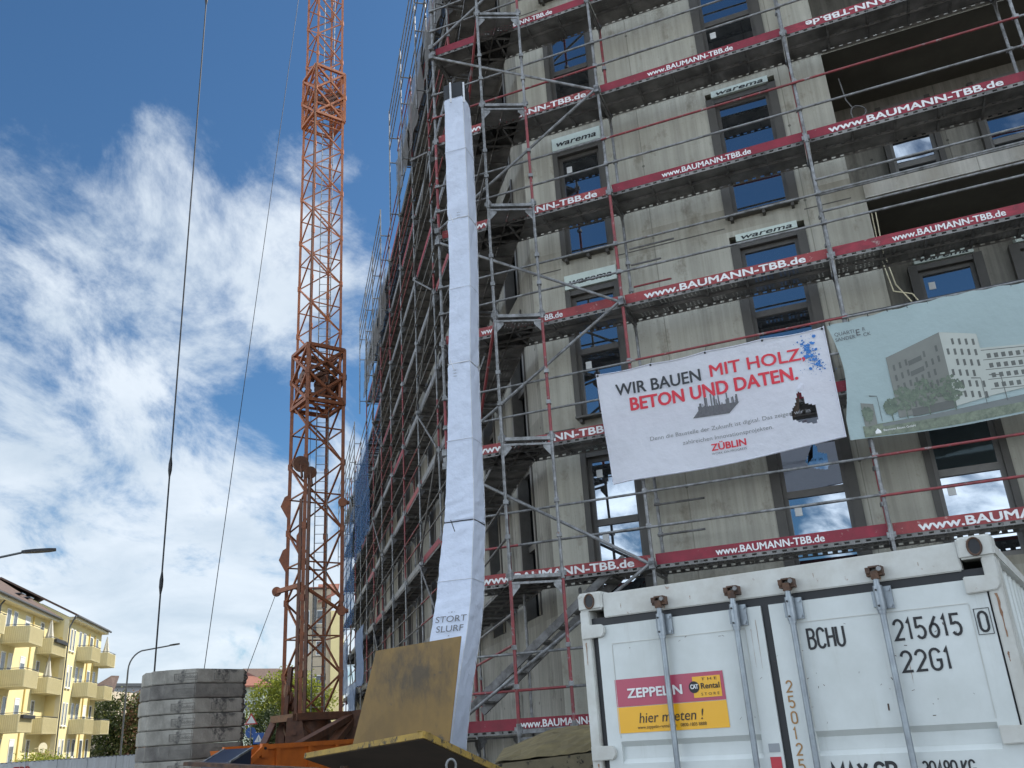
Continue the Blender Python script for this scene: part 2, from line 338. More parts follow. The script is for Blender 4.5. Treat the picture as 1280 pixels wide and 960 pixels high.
K['leaf_r'] = foliage_mat('copper_leaves', (.10, .045, .025), (.30, .17, .09))
K['bark'] = mat('bark', (.09, .07, .05), .95, var=.4, scale=10)
K['pole'] = mat('lamp_pole_paint', (.10, .105, .11), .5, .3, var=.2)
K['sheet'] = cloth_mat('white_fence_sheeting', (.62, .64, .66), .2, wr=.8, scale=2)
K['bluenet'] = net_mat('blue_debris_net', (.03, .11, .27), .45)
K['lightblue'] = net_mat('pale_blue_sheeting', (.26, .34, .50), .2)
K['greynet'] = net_mat('grey_mesh', (.17, .165, .16), .3)
K['greenwall'] = mat('pale_green_plaster', (.50, .56, .47), .9, var=.06)
K['beige'] = mat('beige_plaster', (.52, .44, .33), .9, var=.08)
K['greyroof'] = mat('grey_flat_roof', (.30, .31, .33), .8, var=.1)
K['asphalt'] = mat('asphalt', (.055, .054, .052), .9, var=.35, scale=1.5, bump=.3, bscale=60)
K['gravel'] = mat('site_gravel', (.24, .22, .19), .95, var=.35, scale=3, bump=.5, bscale=40)
K['paving'] = mat('paving', (.27, .26, .25), .9, var=.25, scale=2, bump=.2, bscale=30)
K['kerb'] = mat('kerb_stone', (.34, .33, .32), .85, var=.2, scale=4)
K['mark'] = mat('road_marking', (.72, .72, .70), .7, var=.2, scale=8)
K['blue_sign'] = mat('blue_sign_face', (.02, .10, .36), .4, var=.05)
K['sign_red'] = mat('sign_red', (.5, .03, .03), .4, var=.05)
K['red_text'] = mat('red_print', (.58, .025, .045), .6, var=.05)
K['dark_text'] = mat('dark_print', (.03, .032, .036), .6, var=.05)
K['grey_text'] = mat('grey_print', (.12, .12, .125), .6, var=.05)
K['pale_text'] = mat('fine_grey_print', (.26, .26, .27), .6, var=.05)
K['blue_print'] = mat('blue_print', (.03, .17, .48), .6, var=.2, scale=20)
K['tablet'] = mat('printed_tablet', (.13, .125, .135), .6, var=.4, scale=30)
K['print_build_l'] = mat('printed_facade_shade', (.19, .195, .175), .7, var=.12, scale=4)
K['print_build_r'] = mat('printed_facade_light', (.42, .44, .40), .7, var=.08, scale=4)
K['print_win'] = mat('printed_windows', (.12, .125, .115), .7, var=.2)
K['print_tree'] = mat('printed_trees', (.17, .21, .15), .7, col2=(.085, .11, .085), scale=16)
K['print_ground'] = mat('printed_lawn', (.22, .25, .18), .7, col2=(.10, .12, .09), scale=14, detail=10)
K['print_road'] = mat('printed_road', (.17, .185, .18), .7, var=.15)
K['banner_sky'] = cloth_mat('printed_sky', (.42, .52, .52), .25, wr=.5, scale=1.2)

# ------------------------------------------------------------------ mesh helpers
def _arc(cx, cy, rx, ry, a0, a1, n=9): return [(cx + rx * math.cos(R(a0 + (a1 - a0) * k / n)), cy + ry * math.sin(R(a0 + (a1 - a0) * k / n))) for k in range(n + 1)]
_O = _arc(.5, .74, .5, .26, 0, 180) + _arc(.5, .26, .5, .26, 180, 360)
PEN = {'0': [(_O, True)], '1': [([(.0, .80), (.26, 1), (.26, 0)], False)], '2': [(_arc(.5, .72, .5, .28, 170, -20) + [(0, .03), (1, .03)], False)],
       '3': [(_arc(.48, .76, .46, .24, 150, -90) + _arc(.48, .26, .5, .26, 90, -150), False)], '4': [([(.7, 0), (.7, 1), (0, .28), (1, .28)], False)],
       '5': [([(.95, 1), (.06, 1), (.03, .56)] + _arc(.48, .30, .50, .30, 120, -150), False)], '6': [([(.82, 1)] + _arc(.5, .32, .48, .32, 160, 510, 16), False)],
       '7': [([(0, 1), (1, 1), (.35, 0)], False)], '8': [(_arc(.5, .76, .42, .24, -90, 270, 14), False), (_arc(.5, .26, .5, .26, -90, 270, 14), False)],
       'B': [([(0, 0), (0, 1)] + _arc(.5, .77, .42, .23, 90, -90) + [(.05, .54)], False), (_arc(.5, .27, .5, .27, 90, -90) + [(0, 0)], False)],
       'C': [(_arc(.5, .74, .5, .26, 15, 180) + _arc(.5, .26, .5, .26, 180, 345), False)], 'G': [(_arc(.5, .74, .5, .26, 15, 180) + _arc(.5, .26, .5, .26, 180, 350) + [(1, .46), (.55, .46)], False)],
       'H': [([(0, 0), (0, 1)], False), ([(1, 0), (1, 1)], False), ([(.06, .52), (.94, .52)], False)], 'U': [([(0, 1)] + _arc(.5, .27, .5, .27, 180, 360) + [(1, 1)], False)],
       'M': [([(0, 0), (0, 1), (.65, .3), (1.3, 1), (1.3, 0)], False)], 'A': [([(0, 0), (.5, 1), (1, 0)], False), ([(.2, .3), (.8, .3)], False)], 'X': [([(0, 0), (1, 1)], False), ([(0, 1), (1, 0)], False)],
       'R': [([(0, 0), (0, 1)] + _arc(.45, .76, .5, .24, 90, -90) + [(.05, .52)], False), ([(.45, .52), (1, 0)], False)], 'K': [([(0, 0), (0, 1)], False), ([(.95, 1), (.08, .48), (1, 0)], False)],
       'T': [([(0, 1), (1, 1)], False), ([(.5, .96), (.5, 0)], False)], 'E': [([(1, 1), (0, 1), (0, 0), (1, 0)], False), ([(.06, .52), (.85, .52)], False)], 'L': [([(0, 1), (0, 0), (1, 0)], False)],
       '.': [([(.0, .06), (.15, .06)], False)]}
class MB:
    def __init__(s): s.v = []; s.f = []; s.m = []; s.u = []; s.sm = []
    def face(s, pts, mi=0, uv=None, smooth=False):
        i = len(s.v); s.v += [Vector(p) for p in pts]; s.f.append(list(range(i, i + len(pts)))); s.m.append(mi)
        s.u.append(uv); s.sm.append(smooth)
    def hull8(s, c, mi=0, uvs=None):
        # c: 8 corners, bottom ring then top ring, counter-clockwise seen from above
        for q in ((3, 2, 1, 0), (4, 5, 6, 7), (0, 1, 5, 4), (1, 2, 6, 5), (2, 3, 7, 6), (3, 0, 4, 7)):
            s.face([c[k] for k in q], mi)
    def obox(s, o, ax, ay, az, mi=0):
        o, ax, ay, az = map(Vector, (o, ax, ay, az))
        if ax.cross(ay).dot(az) < 0: ax, ay = ay, ax
        s.hull8([o, o + ax, o + ax + ay, o + ay, o + az, o + ax + az, o + ax + ay + az, o + ay + az], mi)
    def beam(s, p0, p1, w, h, mi=0, upv=(0, 0, 1)):
        p0, p1, upv = Vector(p0), Vector(p1), Vector(upv)
        d = (p1 - p0)
        if d.length < 1e-6: return
        dn = d.normalized()
        if abs(dn.dot(upv)) > .98: upv = Vector((1, 0, 0)) if abs(dn.x) < .9 else Vector((0, 1, 0))
        x = dn.cross(upv).normalized(); y = x.cross(dn).normalized()
        s.obox(p0 - x * w / 2 - y * h / 2, x * w, y * h, d, mi)
    def tube(s, p0, p1, r, n=8, mi=0, r1=None, caps=True):
        p0, p1 = Vector(p0), Vector(p1); d = (p1 - p0)
        if d.length < 1e-6: return
        dn = d.normalized(); r1 = r if r1 is None else r1
        a = Vector((0, 0, 1)) if abs(dn.z) < .9 else Vector((1, 0, 0))
        x = dn.cross(a).normalized(); y = dn.cross(x)
        c = [(math.cos(2 * math.pi * k / n), math.sin(2 * math.pi * k / n)) for k in range(n)]
        i = len(s.v)
        s.v += [p0 + (x * a_ + y * b_) * r for a_, b_ in c] + [p1 + (x * a_ + y * b_) * r1 for a_, b_ in c]
        for k in range(n):
            s.f.append([i + k, i + (k + 1) % n, i + n + (k + 1) % n, i + n + k]); s.m.append(mi); s.u.append(None); s.sm.append(True)
        if caps:
            s.face([p0 + (x * a_ + y * b_) * r for a_, b_ in reversed(c)], mi); s.face([p1 + (x * a_ + y * b_) * r1 for a_, b_ in c], mi)
    def path(s, pts, r, n=8, mi=0):
        for a, b in zip(pts, pts[1:]): s.tube(a, b, r, n, mi)
    def prism(s, poly, d, mi=0, smi=None):
        # poly: planar 3D outline, d: thickness vector
        d = Vector(d); P = [Vector(p) for p in poly]; Q = [p + d for p in P]
        nrm = Vector((0, 0, 0))
        for i in range(len(P)): nrm += P[i].cross(P[(i + 1) % len(P)])
        if nrm.dot(d) > 0: P, Q = Q, P; 
        s.face(P, mi); s.face(list(reversed(Q)), mi)
        for i in range(len(P)):
            j = (i + 1) % len(P); s.face([P[j], P[i], Q[i], Q[j]], mi if smi is None else smi)
    def disc(s, c, nrm, r, th, n=16, mi=0):
        c, nrm = Vector(c), Vector(nrm).normalized(); s.tube(c - nrm * th / 2, c + nrm * th / 2, r, n, mi)
    def text(s, txt, h, o, xd, ud, mi=0, sx=1.0, shear=0.0, bold=0.0, align='LEFT', warp=None):
        # heavier lettering is struck several times, each strike a hair in front of the last
        xd, ud, o = Vector(xd).normalized(), Vector(ud).normalized(), Vector(o); nn = xd.cross(ud)
        vv, ff = glyphs(txt, 0.0, align)
        if bold: o = o + xd * bold * h
        offs = [(0, 0)] if not bold else [(-bold, 0), (bold, 0), (0, -bold * .7), (0, bold * .7), (-bold * .7, -bold * .6), (bold * .7, bold * .6), (-bold * .7, bold * .6), (bold * .7, -bold * .6)]
        for q, (ox, oy) in enumerate(offs):
            i = len(s.v)
            for x, y in vv:
                X = (x + y * shear) * h * sx + ox * h; Y = (y + oy) * h
                p = o + xd * X + ud * Y
                s.v.append((warp(p) if warp else p) + nn * (.0002 * q))
            for f in ff: s.f.append([i + k for k in f]); s.m.append(mi); s.u.append(None); s.sm.append(False)
    def stroke(s, txt, h, w, o, xd, ud, mi=0, th=.13, gap=.32):
        # condensed stencil-like lettering drawn with a pen of constant width; w: width of one letter / h
        xd, ud, o = Vector(xd).normalized(), Vector(ud).normalized(), Vector(o); nn = xd.cross(ud); x0 = 0.0
        for ch_ in txt:
            if ch_ == ' ': x0 += w * .7; continue
            adv = {'1': .45, '.': .15, 'M': 1.3}.get(ch_, 1.0)
            for q, (pts, closed) in enumerate(PEN.get(ch_, [])):
                P = [Vector((x0 + px_ * w, py_)) for px_, py_ in pts]; n = len(P); L, R_ = [], []
                for i in range(n):
                    a_ = P[i] - P[i - 1] if (i or closed) else P[1] - P[0]
                    b_ = P[(i + 1) % n] - P[i] if (i < n - 1 or closed) else P[i] - P[i - 1]
                    na, nb = Vector((-a_.y, a_.x)).normalized(), Vector((-b_.y, b_.x)).normalized()
                    m_ = (na + nb); m_ = m_.normalized() / max(.45, m_.normalized().dot(na)) if m_.length > 1e-4 else na
                    L.append(P[i] + m_ * th / 2); R_.append(P[i] - m_ * th / 2)
                f3 = lambda v: o + xd * (v.x * h) + ud * (v.y * h) + nn * (.00015 * q)
                for i in range(n if closed else n - 1):
                    j = (i + 1) % n; s.face([f3(R_[i]), f3(R_[j]), f3(L[j]), f3(L[i])], mi)
            x0 += w * adv + w * gap
    def build(s, name, mats, parent=None, label=None):
        if not isinstance(mats, (list, tuple)): mats = [mats]
        base = Vector((0, 0, 0)); p = parent
        while p is not None: base += p.location; p = p.parent
        origin = Vector((0, 0, 0))
        if parent is None and s.v:
            mn = [min(v[k] for v in s.v) for k in range(3)]; mxx = [max(v[k] for v in s.v) for k in range(3)]
            origin = Vector(((mn[0] + mxx[0]) / 2, (mn[1] + mxx[1]) / 2, mn[2])); base = origin
        me = bpy.data.meshes.new(name); me.from_pydata([v - base for v in s.v], [], s.f)
        for m in mats: me.materials.append(K[m])
        me.polygons.foreach_set('material_index', s.m); me.polygons.foreach_set('use_smooth', s.sm)
        if any(u for u in s.u):
            ul = me.uv_layers.new(name='UVMap')
            for p, u in zip(me.polygons, s.u):
                if u:
                    for li, q in zip(p.loop_indices, u): ul.data[li].uv = q
        me.update()
        o = bpy.data.objects.new(name, me); scene.collection.objects.link(o)
        if parent is not None: o.parent = parent
        else: o.location = origin
        if label: o['label'] = label
        return o

_g = {}
def glyphs(txt, bold, align):
    k = (txt, bold, align)
    if k not in _g:
        cu = bpy.data.curves.new('lettering', 'FONT'); cu.body = txt; cu.size = 1.0 / .73; cu.offset = bold; cu.align_x = align
        cu.resolution_u = 3; cu.fill_mode = 'FRONT'
        ob = bpy.data.objects.new('lettering', cu); scene.collection.objects.link(ob)
        dg = bpy.context.evaluated_depsgraph_get(); me = bpy.data.meshes.new_from_object(ob.evaluated_get(dg))
        _g[k] = ([(v.co.x, v.co.y) for v in me.vertices], [list(p.vertices) for p in me.polygons])
        bpy.data.objects.remove(ob); bpy.data.curves.remove(cu); bpy.data.meshes.remove(me)
    return _g[k]
def gwidth(txt, bold=0.0):
    v = glyphs(txt, bold, 'LEFT')[0]; return max(x for x, y in v)

def tag(o, label, cat, group=None, kind=None):
    o['label'] = label; o['category'] = cat
    if group: o['group'] = group
    if kind: o['kind'] = kind
    return o
def thing(name, label, cat, loc, group=None):
    o = bpy.data.objects.new(name, None); o.empty_display_size = .2; scene.collection.objects.link(o); o.location = loc
    return tag(o, label, cat, group)
def struct(mb, name, m):
    o = mb.build(name, m); o['kind'] = 'structure'; return o
def pol(az, d, z=0): return Vector((math.sin(R(az)) * d, math.cos(R(az)) * d, z))
Z = Vector((0, 0, 1))

# ------------------------------------------------------------------ frames of reference
nF = Vector((math.sin(R(21)), math.cos(R(21)), 0)); tF = Vector((nF.y, -nF.x, 0))       # street front: nF points into the building
def FP(s, d, z): return nF * d + tF * s + Z * z
uL = Vector((math.sin(R(-15)), math.cos(R(-15)), 0)); vL = Vector((uL.y, -uL.x, 0))     # side front runs along uL, vL points into the building
L0 = Vector((-.95, 16.3, 0))
def LP(t, v, z): return L0 + uL * t + vL * v + Z * z
D_OUT, D_IN, D_WALL = 12.13, 12.86, 13.2
WALL_L = .80
dk = lambda k: H + 2.0 * k                          # level of scaffold deck k

# ------------------------------------------------------------------ ground
g = MB(); g.face([(-600, -600, 0), (600, -600, 0), (600, 900, 0), (-600, 900, 0)]); struct(g, 'ground', ['gravel'])
u2 = Vector((math.sin(R(-12)), math.cos(R(-12)), 0)); v2 = Vector((u2.y, -u2.x, 0))       # the street on the left
C2 = Vector((-33.8, 66.9, 0))
def YP(u, v, z): return C2 + u2 * u + v2 * v + Z * z
g = MB(); g.face([YP(-140, 7, .004), YP(-140, 15, .004), YP(120, 15, .004), YP(120, 7, .004)]); struct(g, 'road', ['asphalt'])
g = MB()
g.obox(YP(-140, 6.8, 0), u2 * 260, v2 * .18, Z * .12); g.obox(YP(-140, 15.02, 0), u2 * 260, v2 * .18, Z * .12); struct(g, 'kerb', ['kerb'])
g = MB(); g.obox(YP(-140, 1.5, 0), u2 * 260, v2 * 5.28, Z * .11); struct(g, 'pavement', ['paving'])
g = MB()
for k in range(-20, 18): g.face([YP(k * 6, 10.9, .008), YP(k * 6, 11.05, .008), YP(k * 6 + 3, 11.05, .008), YP(k * 6 + 3, 10.9, .008)])
struct(g, 'road_marking', ['mark'])

# ------------------------------------------------------------------ concrete building under construction
S_C = -4.56                                          # corner of the two fronts
def facade(mb, P, s0, s1, z0, z1, openings, depth, inward, mi=0, rmi=0):
    # P(s, z) -> point on the face; openings (a, b, c, d[, depth]); faces and reveals as real geometry
    ss = sorted({s0, s1, *[o[0] for o in openings], *[o[1] for o in openings]})
    zs = sorted({z0, z1, *[o[2] for o in openings], *[o[3] for o in openings]})
    ss = [x for x in ss if s0 <= x <= s1]; zs = [x for x in zs if z0 <= x <= z1]
    for a, b in zip(ss, ss[1:]):
        for c, d in zip(zs, zs[1:]):
            ms, mz = (a + b) / 2, (c + d) / 2
            if any(o[0] < ms < o[1] and o[2] < mz < o[3] for o in openings): continue
            mb.face([P(a, c), P(b, c), P(b, d), P(a, d)], mi, [(a, c), (b, c), (b, d), (a, d)])
    for o in openings:
        a, b, c, d = o[:4]; D = inward * (o[4] if len(o) > 4 else depth); dl = D.length; rmi = 1 if len(o) > 4 else 0
        mb.face([P(a, c), P(a, d), P(a, d) + D, P(a, c) + D], rmi, [(0, c), (0, d), (dl, d), (dl, c)])
        mb.face([P(b, d), P(b, c), P(b, c) + D, P(b, d) + D], rmi, [(0, d), (0, c), (dl, c), (dl, d)])
        mb.face([P(b, c), P(a, c), P(a, c) + D, P(b, c) + D], rmi, [(b, 0), (a, 0), (a, dl), (b, dl)])
        mb.face([P(a, d), P(b, d), P(b, d) + D, P(a, d) + D], rmi, [(a, 0), (b, 0), (b, dl), (a, dl)])

bld = thing('office_building', 'raw concrete building shell with dark window openings behind red and grey scaffolding', 'building', (3, 20, 0))
FLOORS = [(3.50, 6.13), (6.42, 9.02), (9.36, 11.87), (12.25, 14.78), (15.15, 17.65)]
ROOF = 20.6
win_f = []                                           # (s0, s1, z0, z1, kind)
for i, (a, b) in enumerate(FLOORS):
    win_f.append((-3.98, -3.02, a, b, 'narrow')); win_f.append((-1.13, .05, a, b, 'wide'))
win_f.append((.95, 2.0, *FLOORS[0], 'plain'))
for i in (0, 3, 4): win_f.append((3.5, 4.6, *FLOORS[i], 'plain'))
win_f.append((.98, 2.05, *FLOORS[4], 'plain'))
for s in (9.0, 11.8, 14.6, 17.4):
    for a, b in FLOORS: win_f.append((s, s + 1.1, a, b, 'plain'))
logg = [(1.0, 7.6, 6.42, 9.08, 1.7), (.84, 7.6, 9.40, 11.98, 1.7), (.84, 3.2, 12.27, 14.9, 1.7)]
ground_open = [(-3.3, -.9, .35, 2.75, .5), (1.2, 4.8, .1, 2.75, .5)]
Pf = lambda s, z: FP(s, D_WALL, z)
mb = MB()
facade(mb, Pf, S_C, 24, 0, ROOF, [w[:4] for w in win_f] + logg + ground_open, .30, nF)
mb.build('wall', ['concrete', 'inner'], bld)
# loggia back walls, joints and slab edges
for a, b, c, d, dp in logg + ground_open:
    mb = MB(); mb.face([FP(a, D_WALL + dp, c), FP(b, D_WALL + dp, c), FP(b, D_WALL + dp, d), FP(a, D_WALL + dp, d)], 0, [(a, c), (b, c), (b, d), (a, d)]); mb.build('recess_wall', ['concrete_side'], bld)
for z0 in (9.10, 12.0, 6.16):
    mb = MB(); a0 = 1.0 if z0 != 12.0 else .86
    c = [FP(a0, D_WALL - .06, z0), FP(7.6, D_WALL - .06, z0), FP(7.6, D_WALL + .5, z0), FP(a0, D_WALL + .5, z0)]
    c += [p + Z * .27 for p in c]; mb.hull8(c)
    for f in range(len(mb.f)): mb.u[f] = [((v - FP(0, 0, 0)).dot(tF), v.z) for v in [mb.v[k] for k in mb.f[f]]]
    mb.build('slab_edge', ['slab'], bld)
for z0 in (3.32, 6.27, 9.19, 12.09, 15.0, 17.9):      # joint strips of the storeys, a little proud
    for a, b in ((S_C + .02, -4.02), (-2.98, -1.17), (.09, .8)):
        mb = MB(); mb.obox(FP(a, D_WALL - .004, z0), tF * (b - a), nF * .003, Z * .018); mb.build('storey_joint', ['frame_dark'], bld)
# side front and the rest of the body
corner = FP(S_C, D_WALL, 0)
tc0 = (corner - L0).dot(uL)
LEN = [(tc0, 10.9, ROOF), (10.9, 23.2, 18.4), (23.2, 38.5, 13.8)]
Ps = lambda t, z: LP(t, WALL_L, z)
side_open = []
for t in [tc0 + .95 + 2.57 * k for k in range(16)]:
    for i, (a, b) in enumerate(FLOORS):
        top = [q[2] for q in LEN if q[0] <= t <= q[1]]
        if top and b < top[0] - .4 and t + 1.1 < 38: side_open.append((t, t + 1.05, a, b))
mb = MB()
for a, b, zt in LEN:
    ops = [o for o in side_open if a <= o[0] < b]
    ops = [(o[0], min(o[1], b - .05), o[2], o[3]) for o in ops]
    Pr = lambda s, z: LP(s, WALL_L, z)
    # mirrored so that faces look outward
    facade(mb, lambda s, z: LP(s, WALL_L, z), a, b, 0, zt, ops, .28, vL)
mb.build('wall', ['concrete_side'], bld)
mb = MB()
E1 = FP(24, D_WALL, 0); E2 = FP(24, D_WALL + 13, 0)
inn = [LP(t, WALL_L + 13, 0) for t in (10.9, 23.2, 38.5)]
def body(poly, z):
    mb.face([p + Z * z for p in poly])
    for i in range(len(poly)):
        if i in skip: continue
        p, q = poly[i], poly[(i + 1) % len(poly)]; mb.face([p, q, q + Z * z, p + Z * z])
a1, a2, a3 = LP(10.9, WALL_L, 0), LP(23.2, WALL_L, 0), LP(38.5, WALL_L, 0)
skip = {0, 4}; body([corner, E1, E2, inn[0], a1], ROOF)
skip = {3}; body([a1, inn[0], inn[1], a2], 18.4)
skip = {3}; body([a2, inn[1], inn[2], a3], 13.8)
mb.build('roof', ['inner'], bld)
mb = MB()
for o in side_open:
    mb.face([LP(o[0], WALL_L + .2, o[2]), LP(o[1], WALL_L + .2, o[2]), LP(o[1], WALL_L + .2, o[3]), LP(o[0], WALL_L + .2, o[3])], 1)
    for q in (o[0], o[1] - .09): mb.obox(LP(q, WALL_L - .03, o[2]), uL * .09, vL * .2, Z * (o[3] - o[2]), 0)
    mb.obox(LP(o[0] + .09, WALL_L + .1, o[3] - .09), uL * (o[1] - o[0] - .18), vL * .08, Z * .09, 0)
    mb.obox(LP(o[0] + .09, WALL_L + .1, o[2] + 1.18), uL * (o[1] - o[0] - .18), vL * .08, Z * .1, 0)
sw = mb.build('side_window', ['frame', 'pane_dark'], bld); sw['kind'] = 'stuff'

def window(s0, s1, z0, z1, kind, dep=.0, back=0.0, parent=bld):
    D = D_WALL + back
    fr = MB(); yo = D - .02 + dep; side = .14 if kind == 'wide' else .09
    h = z1 - z0
    box = .27 if kind == 'narrow' else (.13 if kind == 'wide' else 0)
    ztop = z1 - box
    # dark surround
    for a in (s0, s1 - side): fr.obox(FP(a, yo, z0), tF * side, nF * .16, Z * (ztop - z0), 1)
    fr.obox(FP(s0 + side, yo + .02, ztop - .10), tF * (s1 - s0 - 2 * side), nF * .14, Z * .10, 0)
    # sash frame
    a, b = s0 + side, s1 - side; y1 = D + .09 + dep
    zt = z0 + h * .44
    fr.obox(FP(a, y1, z0), tF * .06, nF * .07, Z * (ztop - .1 - z0), 0)
    fr.obox(FP(b - .06, y1, z0), tF * .06, nF * .07, Z * (ztop - .1 - z0), 0)
    fr.obox(FP(a + .06, y1, z0), tF * (b - a - .12), nF * .07, Z * .07, 0)
    fr.obox(FP(a + .06, y1, ztop - .17), tF * (b - a - .12), nF * .07, Z * .07, 0)
    fr.obox(FP(a + .06, y1 - .01, zt), tF * (b - a - .12), nF * .08, Z * .10, 0)
    w = fr.build('window', ['frame' if kind != 'plain' else 'frame_pale', 'frame_dark'], parent)
    for c, d, m in ((z0 + .07, zt, 'pane'), (zt + .10, ztop - .17, 'pane')):
        p = MB(); tilt = random.uniform(-.006, .006)
        p.face([FP(a + .06, y1 + .035 + tilt, c), FP(b - .06, y1 + .035 - tilt, c), FP(b - .06, y1 + .035 - tilt, d), FP(a + .06, y1 + .035 + tilt, d)], 0)
        if (s0 + z0) * 7 % 3 > 1.1: p.obox(FP(a + .12, y1 + .026, d - .26), tF * .10, nF * .003, Z * .13, 1)
        p.build('pane', [m, 'blind'], w)
    if kind in ('narrow', 'wide'):
        sl = MB(); sl.obox(FP(s0 + .03, D - .17, z0 - .035), tF * (s1 - s0 - .06), nF * .26, Z * .03, 0)
        for q in (s0 + .08, (s0 + s1) / 2, s1 - .14): sl.obox(FP(q, D - .12, z0 - .10), tF * .05, nF * .12, Z * .062, 1)
        sl.build('sill', ['frame', 'frame_dark'], w)
    if box:
        bx = MB(); q = .02 if kind == 'narrow' else .11
        bx.obox(FP(s0 + q, D - .05, ztop + .004), tF * (s1 - s0 - 2 * q), nF * .22, Z * (box - .006), 0)
        wd = (s1 - s0 - 2 * q); tw = gwidth('warema', .035)
        hh = .12 if kind == 'narrow' else .088
        bx.text('warema', hh, FP(s0 + q + .06, D - .0535, ztop + (.075 if kind == 'narrow' else .022)), tF, Z, 1, (wd - .14) / (tw * hh), .22, .035)
        bx.build('blind_box', ['foil', 'ink'], w)
    return w
for s0, s1, z0, z1, kind in win_f: window(s0, s1, z0, z1, kind)
# windows on the loggia back walls
window(1.49, 2.61, 6.45, 8.66, 'wide', 0, 1.54); window(3.0, 4.1, 6.45, 8.66, 'wide', 0, 1.54); window(5.4, 6.5, 6.45, 8.66, 'wide', 0, 1.54)
window(1.6, 2.5, 9.45, 11.7, 'plain', 0, 1.54); window(3.1, 4.2, 9.45, 11.7, 'plain', 0, 1.54); window(5.0, 6.1, 9.45, 11.7, 'plain', 0, 1.54)
# loose cable hanging on the loggia edge
mb = MB(); pts = []
for k in range(41):
    a = 2 * math.pi * k / 20; r = .11 + .008 * math.sin(k)
    pts.append(FP(1.18 + r * math.cos(a), D_WALL - .08 - .001 * k, 10.62 + r * 1.15 * math.sin(a)))
mb.path(pts, .011, 5); mb.path([FP(1.02, D_WALL - .03, 11.4), FP(1.05, D_WALL - .05, 10.95), FP(1.12, D_WALL - .08, 10.74)], .011, 5)
tag(mb.build('cable_coil', ['galv_dark']), 'pale cable rolled into a ring at the edge of the dark loggia', 'cable')
mb = MB(); mb.path([FP(1.1, D_WALL + .1, 8.9), FP(1.07, D_WALL + .05, 8.2), FP(1.13, D_WALL + .02, 7.6), FP(1.3, D_WALL + .02, 7.25), FP(1.45, D_WALL + .05, 6.9)], .01, 5)
mb.path([FP(1.04, D_WALL + .1, 8.9), FP(1.02, D_WALL + .05, 8.1), FP(1.08, D_WALL + .02, 7.5), FP(1.32, D_WALL + .02, 7.4), FP(1.5, D_WALL + .05, 7.0)], .01, 5)
tag(mb.build('hanging_cable', ['cream']), 'two pale cables hanging down the concrete edge just above the green banner', 'cable')

# ------------------------------------------------------------------ scaffold pieces
def plank_pair(mb, p0, p1, inward, zt, mi_deck=0, mi_edge=1, w=.31):
    # two pressed planks side by side; UV in metres
    ln = (p1 - p0).length; e = (p1 - p0).normalized()
    for k in range(2):
        o = p0 + inward * (k * (w + .012))
        a, b = o, o + e * ln; c, d = b + inward * w, a + inward * w
        t = Z * (zt); bt = Z * (zt - .065)
        off = random.random()
        uvd = [(off, .0), (off + ln, .0), (off + ln, w), (off, w)]
        mb.face([a + t, b + t, c + t, d + t], mi_deck, uvd)
        mb.face([d + bt + Z * .045, c + bt + Z * .045, b + bt + Z * .045, a + bt + Z * .045], mi_deck, list(reversed(uvd)))
        ue = [(off, .042), (off + ln, .042), (off + ln, .104), (off, .104)]
        mb.face([a + bt, b + bt, b + t, a + t], mi_edge, ue); mb.face([c + bt, d + bt, d + t, c + t], mi_edge, ue)
        mb.face([a + bt, a + t, d + t, d + bt], 2); mb.face([b + bt, c + bt, c + t, b + t], 2)
        # stiffening ribs across the underside
        n = max(2, int(ln / .5))
        for q in range(1, n):
            x = o + e * (ln * q / n); mb.obox(x + bt + Z * .012, e * .03, inward * w, Z * .028, 2)
def standard(mb, base, z0, z1, seed=0):
    # stacked 2 m frame tubes, some painted red, with couplers
    rnd = random.Random(seed); z = z0; k = 0
    cuts = [z0] + [dk(i) + .02 for i in range(0, 14) if z0 < dk(i) + .02 < z1] + [z1]
    for a, b in zip(cuts, cuts[1:]):
        red = rnd.random() < .36
        if rnd.random() < .35 and b - a > 1.5:
            m = a + (b - a) * rnd.uniform(.35, .7)
            mb.tube(base + Z * a, base + Z * m, .0245, 10, 1 if red else 0); mb.tube(base + Z * m, base + Z * b, .0245, 10, 0)
        else: mb.tube(base + Z * a, base + Z * b, .0245, 10, 1 if red else 0)
        if b < z1: mb.tube(base + Z * (b - .10), base + Z * (b + .05), .034, 10, 0); mb.obox(base + Z * (b - .06) - tF * .055 - nF * .02, tF * .11, nF * .04, Z * .07, 0)
        for h in (.5, 1.0):
            if a + h < b: mb.obox(base + Z * (a + h - .02) - Vector((.036, .036, 0)), (.072, 0, 0), (0, .072, 0), Z * .06, 0)
def frame_head(mb, a, b, zt, out=True, mi=0):
    # transom of a scaffold frame with its two perforated corner plates
    d = (b - a).normalized(); side = d.cross(Z)
    mb.beam(a + Z * (zt - .03), b + Z * (zt - .03), .045, .05, mi)
    mb.beam(a + Z * (zt - .115), b + Z * (zt - .115), .03, .03, mi)
    for p, q in ((a, d), (b, -d)):
        P = [p + q * .02 + Z * (zt - .13), p + q * .13 + Z * (zt - .13), p + q * .13 + Z * (zt - .17), p + q * .02 + Z * (zt - .30)]
        mb.prism([x - side * .006 for x in P], side * .012, mi)
